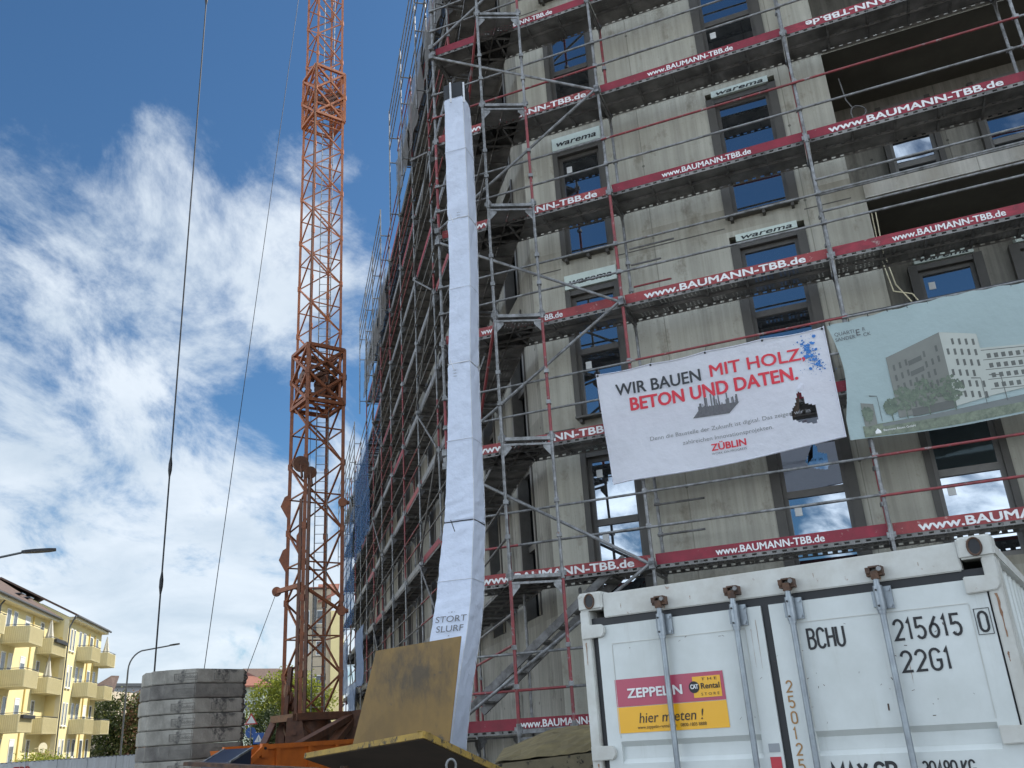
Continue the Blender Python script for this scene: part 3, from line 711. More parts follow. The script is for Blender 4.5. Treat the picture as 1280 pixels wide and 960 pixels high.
def toe_board(parent, p0, p1, zt, outward, txt=None, faded=False, h=.15, sub=True, edge=True):
    q = random.uniform(-.008, .008); p0 = p0 + Z * random.uniform(-.006, .006); p1 = p1 + Z * q
    e = (p1 - p0).normalized(); ln = (p1 - p0).length
    mb = MB(); mb.obox(p0 + Z * (zt - .015), e * ln, -outward * .028, Z * h, 0)
    b = mb.build('toe_board', ['red_faded' if faded else random.choice(['red_board', 'red_board', 'red_worn'])], parent)
    if txt:
        c0, wd_, hh, flip = txt
        t = MB(); full = 'www.BAUMANN-TBB.de'
        bo = .05 if wd_ > 2 else .034; w = wd_; sx = (wd_ - 2 * bo * hh) / (gwidth(full) * hh)
        o = p0 + e * c0 + Z * (zt - .015 + (h - hh) * .5) + outward * .0032
        if flip: t.text(full, hh, o + e * w + Z * hh * .95, -e, -Z, 0, sx, 0, bo)
        else: t.text(full, hh, o, e, Z, 0, sx, 0, bo)
        t.build('lettering', ['white_letter'], b)
    return b

# ------------------------------------------------------------------ scaffold along the street front
sc = thing('facade_scaffold', 'grey and red tube scaffold with red lettered toe boards along the street front', 'scaffold', FP(-1, D_OUT, 0))
NODES = [-5.83, -2.76, .31, 3.38, 6.45]
TOPK = 8
for i, s in enumerate(NODES):
    for j, d in enumerate((D_OUT, D_IN)):
        mb = MB(); standard(mb, FP(s, d, 0), .25, dk(TOPK) + 1.3, 17 + i * 5 + j * 31)
        mb.tube(FP(s, d, .02), FP(s, d, .3), .018, 8, 0); mb.obox(FP(s - .08, d - .08, .005), tF * .16, nF * .16, Z * .012, 0)
        mb.build('standard', ['galv', 'red_tube'], sc)
    for k in range(TOPK + 1):
        mb = MB(); frame_head(mb, FP(s, D_OUT, 0), FP(s, D_IN, 0), dk(k)); mb.build('transom', ['galv_dark'], sc)
rnd = random.Random(3)
#          bay: deck -> (style, offset along board, letter height, width factor, upside down)
#            offset along the board, width of the whole lettering, letter height, upside down
TXT = {(1, 5): (.825, 1.42, .098, False), (1, 4): (.825, 1.40, .098, False), (1, 3): (.30, 2.39, .112, False), (1, 1): (.825, 1.41, .098, False), (1, 0): (.8, 1.41, .098, False),
       (0, 6): (.95, 1.41, .098, False), (0, 5): (.465, 2.35, .112, False), (0, 4): (.465, 2.35, .112, False), (0, 3): (.64, 1.41, .098, False), (0, 2): (.44, 2.35, .112, False),
       (0, 1): (.43, 2.33, .112, False), (0, 0): (.92, 1.41, .098, False),
       (2, 5): (.32, 2.36, .112, True), (2, 4): (.30, 2.36, .112, False), (2, 3): (.79, 1.43, .098, False), (2, 2): (.7, 1.41, .098, False), (2, 1): (.29, 2.36, .112, False)}
FADED = {(0, 5), (0, 4), (0, 3), (0, 2), (0, 1), (1, 3), (2, 1)}
for bay in range(4):
    s0, s1 = NODES[bay], NODES[bay + 1]
    for k in range(TOPK + 1):
        zt = dk(k)
        mb = MB(); plank_pair(mb, FP(s0 + .04, D_OUT + .06, 0), FP(s1 - .04, D_OUT + .06, 0), nF, zt + .005)
        mb.build('deck', ['deck', 'deck_edge', 'galv_dark'], sc)
        if (bay, k) != (0, 7):
            toe_board(sc, FP(s0 + .035, D_OUT + .055, 0), FP(s1 - .035, D_OUT + .055, 0), zt + .01, -nF, TXT.get((bay, k)), (bay, k) in FADED)
        for h in (.5, 1.0):
            mb = MB(); r = rnd.random() < .38; zz = zt + h + rnd.uniform(-.01, .01)
            o = D_OUT - .035
            if r and rnd.random() < .5:
                m = s0 + (s1 - s0) * rnd.uniform(.25, .75)
                mb.tube(FP(s0 - .03, o, zz), FP(m, o, zz), .0185, 8, 1); mb.tube(FP(m, o, zz), FP(s1 + .03, o, zz), .0185, 8, 0)
            else: mb.tube(FP(s0 - .03, o, zz), FP(s1 + .03, o, zz), .0185, 8, 1 if r else 0)
            mb.build('guard_rail', ['galv', 'red_tube'], sc)
# extra rails on the loggia side, and inside handrail stubs
for zz in (9.02, 8.76, 8.48):
    mb = MB(); mb.tube(FP(.31, D_OUT - .02, zz), FP(6.45, D_OUT - .02, zz), .018, 8, 0); mb.build('guard_rail', ['galv', 'red_tube'], sc)
for s, zz, ln, m in ((-2.4, 9.05, .75, 0), (-2.4, 8.75, .5, 0), (-2.4, 8.35, .62, 1), (-2.5, 4.75, .75, 0), (-2.5, 5.25, .6, 1), (-2.5, 4.3, .7, 0)):
    mb = MB(); mb.tube(FP(s - .3, D_IN - .03, zz), FP(s + ln - .3, D_IN - .03, zz), .017, 8, m); mb.build('inner_rail', ['galv_dark', 'red_tube'], sc)
for k in range(0, 8, 2):                              # zig-zag braces of the bay next to the corner
    for a, b in ((dk(k) + .1, dk(k + 1) + .02), (dk(k + 2) - .12, dk(k + 1) - .02)):
        mb = MB(); mb.tube(FP(NODES[0], D_OUT - .05, a), FP(NODES[1], D_OUT - .05, b), .024, 8, 0)
        for p in ((NODES[0], a), (NODES[1], b)): mb.obox(FP(p[0] - .04, D_OUT - .09, p[1] - .05), tF * .08, nF * .08, Z * .1, 0)
        mb.build('diagonal_brace', ['galv', 'red_tube'], sc)
for k in range(0, 8, 2):
    mb = MB(); mb.tube(FP(3.38, D_OUT - .05, dk(k) + .1), FP(6.45, D_OUT - .05, dk(k + 1)), .024, 8, 0); mb.build('diagonal_brace', ['galv', 'red_tube'], sc)
# ------------------------------------------------------------------ scaffold along the receding side front
sl = thing('side_scaffold', 'long grey scaffold receding along the shaded side front, its end frames standing at the corner', 'scaffold', LP(6, 0, 0))
A0 = Vector((-.20, 12.46, 0)); B0 = Vector((.53, 12.52, 0))
BAY = 3.07; NB = 12
def o_(k): return LP(k * BAY, 0, 0)
def i_(k): return LP(k * BAY, .73, 0)
topk = lambda k: 9 if k <= 3 else (8 if k <= 7 else 6)
outer = [(A0, B0, 9)] + [(o_(k), i_(k), topk(k)) for k in range(NB + 1)]
far = MB(); far_rail = MB(); far_toe = MB(); far_deck = MB(); far_tr = MB()
for q, (po, pi_, tk) in enumerate(outer):
    for j, p in enumerate((po, pi_)):
        if q == 0 and j == 1: top = dk(tk) + 1.2
        else: top = dk(tk) + (1.1 if j == 0 else .3)
        mb = MB(); standard(mb, p, .25, top, 211 + q * 7 + j * 3)
        mb.tube(p + Z * .02, p + Z * .3, .018, 8, 0); mb.obox(p + Vector((-.08, -.08, .005)), (.16, 0, 0), (0, .16, 0), Z * .012, 0)
        mb.build('standard', ['galv', 'red_tube'], sl)
    for k in range(tk + 1):
        if q < 9:
            mb = MB(); frame_head(mb, po, pi_, dk(k)); 
            if q == 0 and k == 1: pass
            mb.build('transom', ['galv' if q == 0 else 'galv_dark'], sl)
        else: frame_head(far_tr, po, pi_, dk(k))
for q in range(len(outer) - 1):
    (a, ai, ta), (b, bi, tb) = outer[q], outer[q + 1]
    e = (b - a).normalized(); inw = (ai - a).normalized(); tk = min(ta, tb)
    for k in range(tk + 1):
        near = q < 9
        mb = MB() if near else far_deck
        plank_pair(mb, a + e * .04 + inw * .06, b - e * .04 + inw * .06, inw, dk(k) + .005)
        if near: mb.build('deck', ['deck', 'deck_edge', 'galv_dark'], sl)
        if q == 0: pass
        elif near: 
            tb_ = toe_board(sl, b - e * .035 + inw * .05, a + e * .035 + inw * .05, dk(k) + .01, -inw, None, (q + k) % 3 == 0)
            if (q * 3 + k) % 4: tb_.data.materials[0] = K['galv']
        else: far_toe.obox(a + inw * .05 + Z * (dk(k)), (b - a), inw * .028, Z * .15, 0)
        if q > 0 or k in (1, 4):
            mb = MB() if near else far_rail; r = random.random() < .35
            for h in (.5, 1.0): mb.tube(a - inw * .03 + Z * (dk(k) + h), b - inw * .03 + Z * (dk(k) + h), .0185, 7, 1 if r else 0)
            if near: mb.build('guard_rail', ['galv_dark', 'red_tube'], sl)
    if q in (2, 6, 10):
        for k in range(0, tk):
            mb = MB(); x, y = (a, b) if k % 2 else (b, a)
            mb.tube(x - inw * .05 + Z * (dk(k) + .05), y - inw * .05 + Z * (dk(k + 1) - .05), .024, 8, 0); mb.build('diagonal_brace', ['galv_dark'], sl)
for m_, nm, mt in ((far_deck, 'far_deck', ['deck', 'deck_edge', 'galv_dark']), (far_rail, 'far_guard_rail', ['galv_dark', 'red_tube']), (far_toe, 'far_toe_board', ['galv_dark']), (far_tr, 'far_transom', ['galv_dark'])):
    x = m_.build(nm, mt, sl); x['kind'] = 'stuff'
# roof edge guards leaning out on brackets
for k in range(0, NB + 1):
    tz = dk(topk(k)); p = o_(k) - vL * .30
    mb = MB(); mb.tube(p + Z * (tz - 2.6), p + Z * (tz + 2.1), .022, 8, 0)
    for h in (-2.0, 0, 1.9): mb.tube(o_(k) + Z * (tz + min(h, 1.0)), p + Z * (tz + min(h, 1.0)), .02, 6, 0)
    mb.build('edge_post', ['galv'], sl)
    if k < NB and topk(k) == topk(k + 1):
        mb = MB(); p2 = o_(k + 1) - vL * .30
        for h in (.5, 1.0, 1.5, 2.0): mb.tube(p + Z * (tz + h), p2 + Z * (tz + h), .017, 6, 0)
        mb.build('edge_rail', ['galv_dark'], sl)
# base-level end braces and ledgers at the corner bay
e = (o_(0) - A0).normalized()
for zz, m in ((2.85, 1), (2.35, 0), (3.25, 0), (.9, 0)):
    mb = MB(); mb.tube(A0 + Z * zz, o_(0) + Z * zz, .02, 8, m); mb.build('ledger', ['galv', 'red_tube'], sl)
for k in (3, 6):
    mb = MB(); mb.tube(A0 + Z * (dk(k) - .1), o_(0) + Z * (dk(k - 1) + .1), .024, 8, 1); mb.build('diagonal_brace', ['galv', 'red_tube'], sl)

st_ = MB()
for d_ in (D_IN + .02, D_IN - .52): st_.beam(FP(-5.75, d_, 2.05), FP(-3.2, d_, 3.95), .05, .11)
for k in range(10): st_.obox(FP(-5.72 + .26 * k, D_IN - .50, 2.16 + .19 * k), tF * .22, nF * .50, Z * .03, 1)
st_.build('stair_flight', ['galv_dark', 'galv_dark'], sc)
for s_ in (-5.0, -4.1):
    mb = MB(); mb.tube(FP(s_, D_IN + .1, 1.3), FP(s_, D_IN + .1, 3.7), .024, 8); mb.build('inner_post', ['galv'], sc)
# nets and sheets on the side scaffold
def net(name, m, t0, t1, z0, z1, v, label, cat, n=14, amp=.05, group=None):
    mb = MB(); rr = random.Random(hash(name) % 99 + int(t0 * 3))
    W = [[LP(t0 + (t1 - t0) * i / n, v + amp * math.sin(i * 1.7 + j * .9) + rr.uniform(-.03, .03), z0 + (z1 - z0) * j / 8 + (.03 * math.sin(i * 2.1) if j in (0, 8) else 0)) for i in range(n + 1)] for j in range(9)]
    for j in range(8):
        for i in range(n): mb.face([W[j][i], W[j][i + 1], W[j + 1][i + 1], W[j + 1][i]], 0, None, True)
    return tag(mb.build(name, [m]), label, cat, group)
net('debris_net', 'bluenet', 6.3 * BAY, 8.9 * BAY, 9.6, 13.9, -.09, 'nearer blue debris net hung high on the receding side scaffold', 'net', group='blue nets on the side scaffold')
net('debris_net', 'bluenet', 9.05 * BAY, 11.9 * BAY, 7.0, 12.6, -.09, 'farther blue debris net beside the crane mast at the far end of the scaffold', 'net', group='blue nets on the side scaffold')
net('scaffold_sheet', 'lightblue', 8.6 * BAY, 9.9 * BAY, 1.9, 4.2, -.10, 'lowest pale blue sheet at the foot of the far scaffold', 'sheet', group='pale sheets on the far scaffold')
net('scaffold_sheet', 'lightblue', 7.2 * BAY, 8.3 * BAY, 3.9, 6.2, -.10, 'middle pale blue sheet above the foot of the far scaffold', 'sheet', group='pale sheets on the far scaffold')
net('scaffold_sheet', 'lightblue', 10.2 * BAY, 11.8 * BAY, 4.0, 6.6, -.10, 'pale blue sheet nearest to the crane mast on the far scaffold', 'sheet', group='pale sheets on the far scaffold')
for i, (k, lab) in enumerate(((.05, 'nearest'), (1.05, 'second'), (2.05, 'third'), (4.1, 'fourth'), (5.1, 'fifth'), (6.1, 'last'))):
    tz = dk(topk(int(k)))
    net('mesh_panel', 'greynet', k * BAY, (k + .9) * BAY, tz - 1.9, tz - .1, -.1, '%s grey mesh panel counted from the corner along the top of the side scaffold' % lab, 'mesh panel', 10, .03, 'grey mesh panels on the scaffold top')

# ------------------------------------------------------------------ rubbish chute
ch = thing('rubbish_chute', 'tall white cloth rubbish chute tied in sections, hanging at the scaffold corner', 'chute', (-.7, 11.9, 0))
CL = [(-2.88, 12.0, 11.48, .315), (-2.90, 12.0, 10.4, .345), (-2.92, 12.0, 9.16, .345), (-2.98, 12.0, 8.2, .335), (-3.14, 12.0, 7.4, .335), (-3.30, 12.0, 6.75, .345), (-3.38, 12.0, 6.0, .36),
      (-3.48, 12.0, 5.3, .385), (-3.58, 11.98, 4.72, .415), (-3.66, 11.96, 4.42, .43), (-3.90, 11.9, 3.95, .455), (-4.14, 11.8, 3.40, .48), (-4.5, 11.7, 2.95, .49), (-5.1, 11.6, 2.4, .50), (-5.7, 11.45, 1.75, .52), (-6.2, 11.35, .9, .52)]
rr = random.Random(5)
def ring(az, d, z, w, n=32, rot=21, jit=.006, sq=.965):
    c = pol(az, d, z); out = []
    for k in range(n):
        a = 2 * math.pi * k / n
        ca, sa = math.cos(a), math.sin(a); r = w * .5 / max(abs(ca), abs(sa)) ** sq * (1 + rr.uniform(-jit, jit))
        x, y = r * ca, r * sa; q = R(rot + az)
        out.append(c + Vector((x * math.cos(q) + y * math.sin(q), -x * math.sin(q) + y * math.cos(q), 0)))
    return out
def interp(f):
    i = min(int(f), len(CL) - 2); t = f - i
    return [CL[i][q] * (1 - t) + CL[i + 1][q] * t for q in range(4)]
SEC = [(0, 2.0), (2.0, 5.0), (5.0, 9.0), (9.0, 15)]
for si, (f0, f1) in enumerate(SEC):
    n = int((f1 - f0) * 11); mb = MB(); rings = []
    for k in range(n + 1):
        a, d, z, w = interp(f0 + (f1 - f0) * k / n)
        wob = .004 * math.sin(k * 1.3 + si) if k not in (0, n) else 0
        pinch = (-.022 if k == n else -.012) if k in (0, n) else (.008 if k in (1, 2) else 0)
        rg = ring(a, d, z, w + wob + pinch, jit=.0015 if k % 4 else .005)
        ctr = pol(a, d, z)
        for q in range(32):                     # diagonal drag folds and small creases of the hanging cloth
            fold = (.008 * math.sin(q * .9 + k * .7 + si * 2) * math.sin(q * .37 - k * .23 + si) + .003 * math.sin(k * 1.9 + q * .6)) * (.3 if q % 8 == 4 else 1)
            rg[q] = rg[q] + (rg[q] - ctr).normalized() * fold
        rings.append(rg)
    for a, b in zip(rings, rings[1:]):
        for k in range(32):
            j = (k + 1) % 32; mb.face([b[k], b[j], a[j], a[k]], 0, None, False)
    # weld for smooth shading
    o = mb.build('sleeve', ['chute'], ch)
    bm = bmesh.new(); bm.from_mesh(o.data); bmesh.ops.remove_doubles(bm, verts=bm.verts, dist=1e-5)
    for f in bm.faces: f.smooth = True
    for e in bm.edges:
        if len(e.link_faces) == 2 and e.calc_face_angle(0) > .6: e.smooth = False
    bm.to_mesh(o.data); bm.free()
for f in (2.0, 5.0, 9.0):
    a, d, z, w = interp(f); mb = MB(); r1 = ring(a, d, z, w * .99 + .0, jit=.002)
    mb.path(r1 + [r1[0]], .008, 5); 
    c = pol(a - .9, d - .28, z); mb.tube(c, c + Vector((.05, -.02, -.16)), .006, 5)
    mb.build('tie_rope', ['black' if f == 9.0 else 'chute_tape'], ch)
for f in (1.0, 3.3, 6.6, 10.6):                          # sewn seams
    a, d, z, w = interp(f); mb = MB(); r1 = ring(a, d, z, w + .022, jit=.001)
    mb.path(r1 + [r1[0]], .0035, 4); mb.build('seam', ['chute_tape'], ch)
mb = MB()
r0 = ring(-2.90, 12.0, 11.44, .335, sq=.93, jit=0); r1 = ring(-2.90, 12.0, 11.72, .35, sq=.8, jit=0); r2 = ring(-2.90, 12.0, 11.72, .30, sq=.8, jit=0); r3 = ring(-2.90, 12.0, 11.2, .30, sq=.1, jit=0)
for a, b in ((r0, r1), (r1, r2), (r2, r3)):
    for k in range(32): j = (k + 1) % 32; mb.face([a[k], a[j], b[j], b[k]], 0, None, True)
mb.build('hopper', ['black'], ch)
for a in (-3.45, -2.40):
    mb = MB(); mb.obox(pol(a, 11.79, 11.30), (.03, 0, 0), (0, .01, 0), Z * .40); mb.build('strap', ['chute_tape'], ch)
for cq in (28, 4):                                       # stitched tape down the two visible corners
    mb = MB(); pts = []
    for k in range(100):
        f = .2 + 14.6 * k / 99; a, d, z, w = interp(f); pts.append(ring(a, d, z, w + .008, jit=0)[cq])
    mb.path(pts, .0045, 4); mb.build('corner_tape', ['chute_tape'], ch)
# lettering on the lower sleeve
a, d, z, w = interp(11.9); q = R(18 + a); fx = Vector((math.cos(q), -math.sin(q), 0)); fo = Vector((-math.sin(q), -math.cos(q), 0))
mb = MB(); c = pol(a, d, 0) + fo * (w * .5 + .022) + fx * .0
lean = (pol(*CL[11][:2]) - pol(*CL[12][:2])); upd = (Z * .45 + lean).normalized()
for txt, hh, dz in (('- x -', .035, .20), ('STORT', .085, .09), ('SLURF', .085, -.03), ('x', .03, -.09)):
    mb.text(txt, hh, c + Z * (z + dz) + fo * .0 + (lean * (dz / .45)), fx, upd, 0, 1.15, 0, .0, 'CENTER')
mb.build('lettering', ['grey_text'], ch)
mb = MB()
for f, dx in ((1.9, .07), (5.1, .0)):
    a, d, z, w = interp(f); c = pol(a, d, 0) + fo * (w * .5 + .03) + fx * (dx - .1)
    for k in range(3): mb.text('-xx-', .03, c + Z * (z - .06 - .045 * k), fx, Z, 0, 1)
mb.build('marking', ['grey_text'], ch)

# ------------------------------------------------------------------ banners on the front scaffold
wave = lambda s, z: .022 * math.sin(s * 2.3 + z * 1.1) + .015 * math.sin(z * 3.1 - s * 1.2) + .007 * math.sin(s * 4.1 - z * 3.3)
D_B = D_OUT - .085
def banner_warp(off): return lambda p: FP(p.dot(tF), D_B - off + wave(p.dot(tF), p.z), p.z)
def pip(x, y, poly):
    c = False
    for i in range(len(poly)):
        (x1, y1), (x2, y2) = poly[i], poly[i - 1]
        if (y1 > y) != (y2 > y) and x < (x2 - x1) * (y - y1) / (y2 - y1) + x1: c = not c
    return c
def cloth_grid(s0, s1, top, bot, nx, ny, hole=None, left=None):
    mb = MB(); V = {}
    for j in range(ny + 1):
        for i in range(nx + 1):
            x = i / nx; s = s0 + (s1 - s0) * x; f = j / ny
            z = bot(x) + (top(x) - bot(x)) * f
            if left: s += left(f) * (1 - x)
            V[i, j] = len(mb.v); mb.v.append(FP(s, D_B + wave(s, z), z))
    for j in range(ny):
        for i in range(nx):
            cc = mb.v[V[i, j]] * .5 + mb.v[V[i + 1, j + 1]] * .5
            if hole and pip(cc.dot(tF), cc.z, hole): continue
            mb.f.append([V[i, j], V[i + 1, j], V[i + 1, j + 1], V[i, j + 1]]); mb.m.append(0); mb.u.append(None); mb.sm.append(True)
    return mb
wb = thing('white_banner', 'white banner with black and red slogan, burnt hole and blue paint splash, on the scaffold', 'banner', FP(-1.6, D_B, 4.9))
topw = lambda x: 6.655 + .05 * x - .022 * abs(math.sin(x * 12.57))
botw = lambda x: 4.96 + .13 * x - .05 * math.sin(math.pi * x) + (.0 if x > .08 else -.25 * (.08 - x))
HOLE = [(-.62, 5.52), (-.55, 5.62), (-.47, 5.83), (-.43, 5.78), (-.40, 5.64), (-.27, 5.58), (-.27, 5.42), (-.31, 5.33), (-.5, 5.38), (-.6, 5.44)]
mb = cloth_grid(-3.26, .02, topw, botw, 150, 76, HOLE, left=lambda f: .09 * (1 - f)); mb.build('cloth', ['banner'], wb)
mb = MB(); n = 60
for fz in (lambda x: topw(x) - .012, lambda x: botw(x) + .012):
    pts = [FP(-3.26 + 3.28 * i / n + (.09 if fz(0) < 5.5 else 0) * (1 - i / n), D_B - .006 + wave(-3.26 + 3.28 * i / n, fz(i / n)), fz(i / n)) for i in range(n + 1)]
    mb.path(pts, .009, 4)
mb.path([FP(-3.26 + .09 * (1 - k / 20), D_B - .006 + wave(-3.26, 4.96 + 1.7 * k / 20), 4.96 + 1.70 * k / 20) for k in range(21)], .008, 4)
mb.path([FP(.015, D_B - .006 + wave(.0, 5.09 + 1.62 * k / 20), 5.09 + 1.62 * k / 20) for k in range(21)], .008, 4)
mb.build('hem', ['banner'], wb)
def btext(name, m, items):
    t = MB()
    for txt, hh, s, z, wd, bold, al in items:
        sx = wd / (gwidth(txt, bold) * hh)
        t.text(txt, hh, FP(s, D_B, z), tF, Z, 0, sx, 0, bold, 'LEFT', banner_warp(.008))
    t.build(name, [m], wb)
mb = MB()
for k in range(5):
    x = k / 4 * .985 + .006; p = FP(-3.26 + 3.28 * x, D_B - .01 + wave(-3.26 + 3.28 * x, 6.6), topw(x) - .03)
    mb.tube(p, FP(-3.26 + 3.28 * x + .02, D_OUT - .04, topw(x) + .09), .005, 4); mb.disc(p, nF, .016, .012, 10)
mb.build('eyelet_tie', ['black'], wb)
btext('slogan', 'dark_text', [('WIR BAUEN', .185, -2.99, 6.255, 1.25, .026, 0)])
btext('slogan', 'red_text', [('MIT HOLZ,', .185, -1.62, 6.275, 1.32, .026, 0), ('BETON UND DATEN.', .20, -2.82, 6.0, 2.38, .04, 0)])
btext('small_print', 'pale_text', [('Denn die Baustelle der Zukunft ist digital. Das zeigen wir in', .062, -2.58, 5.50, 2.22, 0, 0), ('zahlreichen Innovationsprojekten.', .062, -2.12, 5.36, 1.25, 0, 0)])
btext('company_name', 'red_text', [('ZÜBLIN', .10, -1.74, 5.205, .48, .04, 0)])
btext('small_print', 'grey_text', [('WORK ON PROGRESS', .032, -1.74, 5.145, .48, 0, 0)])
bw = banner_warp(.006); t = MB()
t.face([bw(FP(*p)) for p in ((-1.93, D_B, 5.72), (-1.42, D_B, 5.70), (-1.26, D_B, 5.84), (-1.80, D_B, 5.86))], 0)
rr = random.Random(11)
for k in range(34):
    x = -1.86 + .56 * rr.random(); zb = 5.74 + rr.random() * .08; hgt = rr.uniform(.05, .26); ww = rr.uniform(.008, .03)
    if abs(x + 1.58) > .22: hgt *= .6
    t.face([banner_warp(.0065 + .00008 * k)(FP(*p)) for p in ((x, D_B, zb), (x + ww, D_B, zb), (x + ww, D_B, zb + hgt), (x, D_B, zb + hgt))], 1 if k % 3 else 0)
t.build('tablet_picture', ['tablet', 'grey_text'], wb)
t = MB()
def dot(s, z, r, mi=0, off=.009):
    n = 7; t.face([banner_warp(off)(FP(s + r * math.cos(6.283 * k / n) * rr.uniform(.7, 1.2), D_B, z + r * math.sin(6.283 * k / n) * rr.uniform(.7, 1.3))) for k in range(n)], mi)
for k in range(260):
    f = rr.random(); cx, cz = -.30 + .17 * f, 6.50 - .36 * f
    sp = .05 if rr.random() < .62 else .16
    dot(cx + rr.gauss(0, sp * .6), min(6.62, cz + rr.gauss(0, sp)), rr.uniform(.003, .016) if sp < .1 else rr.uniform(.002, .006), 0, .009 + .00001 * k)
for k in range(14): dot(-.24 + rr.gauss(0, .06), 6.42 + rr.gauss(0, .1), rr.uniform(.01, .024), 0, .0125 + .0001 * k)
t.build('paint_splash', ['blue_print'], wb)
t = MB()                                             # torn flap of the hole
t.face([FP(-.50, D_B - .03, 5.83), FP(-.43, D_B - .05, 5.93), FP(-.38, D_B - .06, 5.9), FP(-.42, D_B - .02, 5.80)], 0)
t.face([FP(-.6, D_B - .012, 5.46), FP(-.5, D_B - .03, 5.56), FP(-.46, D_B - .02, 5.8), FP(-.56, D_B - .012, 5.62)], 1)
t.build('torn_flap', ['banner', 'underside'], wb)

gb = thing('picture_banner', 'pale green banner printed with a picture of the finished corner building', 'banner', FP(1.8, D_B, 4.9))
topg = lambda x: 6.70 + .05 * math.sin(x * 3.1) + .008 * math.sin(x * 60)
botg = lambda x: 5.04 - .03 * math.sin(math.pi * x * 1.4)
mb = cloth_grid(.06, 3.36, topg, botg, 120, 50, None, left=lambda f: .10 * math.sin(math.pi * min(1, (1 - f) * 1.2)) * (1 if f < .98 else 0)); mb.build('cloth', ['banner_sky'], gb)
def rm(s, z):
    for a, b, c, d in ((.06, .90, .06, .70), (.90, 1.72, .70, 1.39), (1.72, 2.22, 1.39, 1.81), (2.22, 3.40, 1.81, 3.02)):
        if a <= s <= b: s = c + (d - c) * (s - a) / (b - a); break
    z = 5.25 + (z - 5.34) * .93 if z > 5.34 else 5.045 + (z - 5.045) * .695
    return FP(s, D_B, z)
lay = [0]
def shape(t, pts, mi):
    # a printed patch: fine grid so that it follows the cloth
    lay[0] += 1; w = banner_warp(.0075 + .0008 * mi)
    t.face([w(rm(s, z)) for s, z in pts], mi)
def strip(t, lo_, hi_, s0, s1, mi, n=40):
    w = banner_warp(.007 + .0007 * mi); ny = 8
    for k in range(n):
        a, b = s0 + (s1 - s0) * k / n, s0 + (s1 - s0) * (k + 1) / n
        for j in range(ny):
            f, g_ = j / ny, (j + 1) / ny
            q = lambda x, h: lo_(x) + (hi_(x) - lo_(x)) * h
            t.face([w(rm(a, q(a, f))), w(rm(b, q(b, f))), w(rm(b, q(b, g_))), w(rm(a, q(a, g_)))], mi)
t = MB()
lin = lambda s0, z0, s1, z1: (lambda s: z0 + (z1 - z0) * (s - s0) / (s1 - s0))
strip(t, lambda s: botg((s - .06) / 3.3) + .012, lin(.3, 5.26, 3.34, 5.34), .30, 3.34, 0)                    # lawn
strip(t, lin(.62, 5.20, 3.34, 5.24), lin(.62, 5.25, 3.34, 5.40), .62, 3.34, 1, 30)                            # road
GROUND = lin(.98, 5.30, 2.9, 5.50)
strip(t, lin(.98, 5.32, 1.72, 5.36), lin(.86, 6.22, 1.72, 6.44), .90, 1.72, 2, 12)                            # shaded front
strip(t, lin(1.72, 5.36, 2.22, 5.42), lin(1.72, 6.44, 2.22, 6.31), 1.72, 2.22, 3, 8)                           # lit front
strip(t, lin(2.22, 5.42, 3.32, 5.50), lin(2.22, 6.10, 3.32, 5.98), 2.22, 3.32, 3, 16)                          # lower wing
strip(t, lin(.36, 5.24, .55, 5.26), lin(.36, 5.62, .55, 5.58), .34, .54, 2, 5)                                 # house at the edge
for r_ in range(5):
    for c in range(8):
        if (r_ < 2 and c in (3, 4)) or rr.random() < .2: continue
        s = .97 + c * .092; z = lin(.9, 6.04, 1.72, 6.24)(s) - r_ * .155
        shape(t, [(s, z - .05), (s + .032, z - .045), (s + .032, z + .045), (s, z + .04)], 4)
for r_ in range(2): shape(t, [(1.20, 6.04 - r_ * .16), (1.40, 6.09 - r_ * .16), (1.40, 6.16 - r_ * .16), (1.20, 6.11 - r_ * .16)], 4)
for r_ in range(6):
    for c in range(5):
        if rr.random() < .12: continue
        s = 1.765 + c * .092; z = lin(1.72, 6.30, 2.22, 6.19)(s) - r_ * .152
        shape(t, [(s, z - .05), (s + .034, z - .05), (s + .034, z + .04), (s, z + .04)], 4)
for r_ in range(4):
    for c in range(13):
        s = 2.27 + c * .08; z = lin(2.22, 5.98, 3.32, 5.88)(s) - r_ * .14
        shape(t, [(s, z - .035), (s + .045, z - .035), (s + .045, z + .03), (s, z + .03)], 4)
for r_ in range(5): strip(t, lambda s, r_=r_: lin(2.22, 6.06, 3.32, 5.95)(s) - r_ * .14, lambda s, r_=r_: lin(2.22, 6.07, 3.32, 5.96)(s) - r_ * .14, 2.22, 3.32, 4, 8)
strip(t, lin(1.1, 5.30, 1.72, 5.34), lin(1.1, 5.42, 1.72, 5.46), 1.10, 1.72, 4, 8)
for cx, cz, rw, rh in ((.80, 5.50, .10, .11), (1.02, 5.58, .16, .17), (1.34, 5.62, .19, .19), (1.70, 5.62, .17, .17), (.42, 5.45, .08, .10)):
    for k in range(150):
        a = rr.uniform(0, 6.283); q = math.sqrt(rr.random()); x, z_ = cx + rw * q * math.cos(a), cz + rh * q * math.sin(a)
        r_ = rr.uniform(.012, .03); w = banner_warp(.0115 + .00001 * k)
        t.face([w(rm(x + r_ * math.cos(b + a), z_ + r_ * math.sin(b + a))) for b in (0, 1.6, 3.1, 4.7)], 5)
    shape(t, [(cx - .008, 5.28), (cx + .008, 5.28), (cx + .006, cz), (cx - .006, cz)], 5)
for cx in (.62, 2.12, 2.36):                                                                                       # printed lamp posts
    shape(t, [(cx, 5.3), (cx + .008, 5.3), (cx + .008, 5.68), (cx, 5.68)], 4)
    shape(t, [(cx - .12, 5.70), (cx, 5.68), (cx + .008, 5.69), (cx - .12, 5.715)], 4)
t.build('picture', ['print_ground', 'print_road', 'print_build_l', 'print_build_r', 'print_win', 'print_tree'], gb)
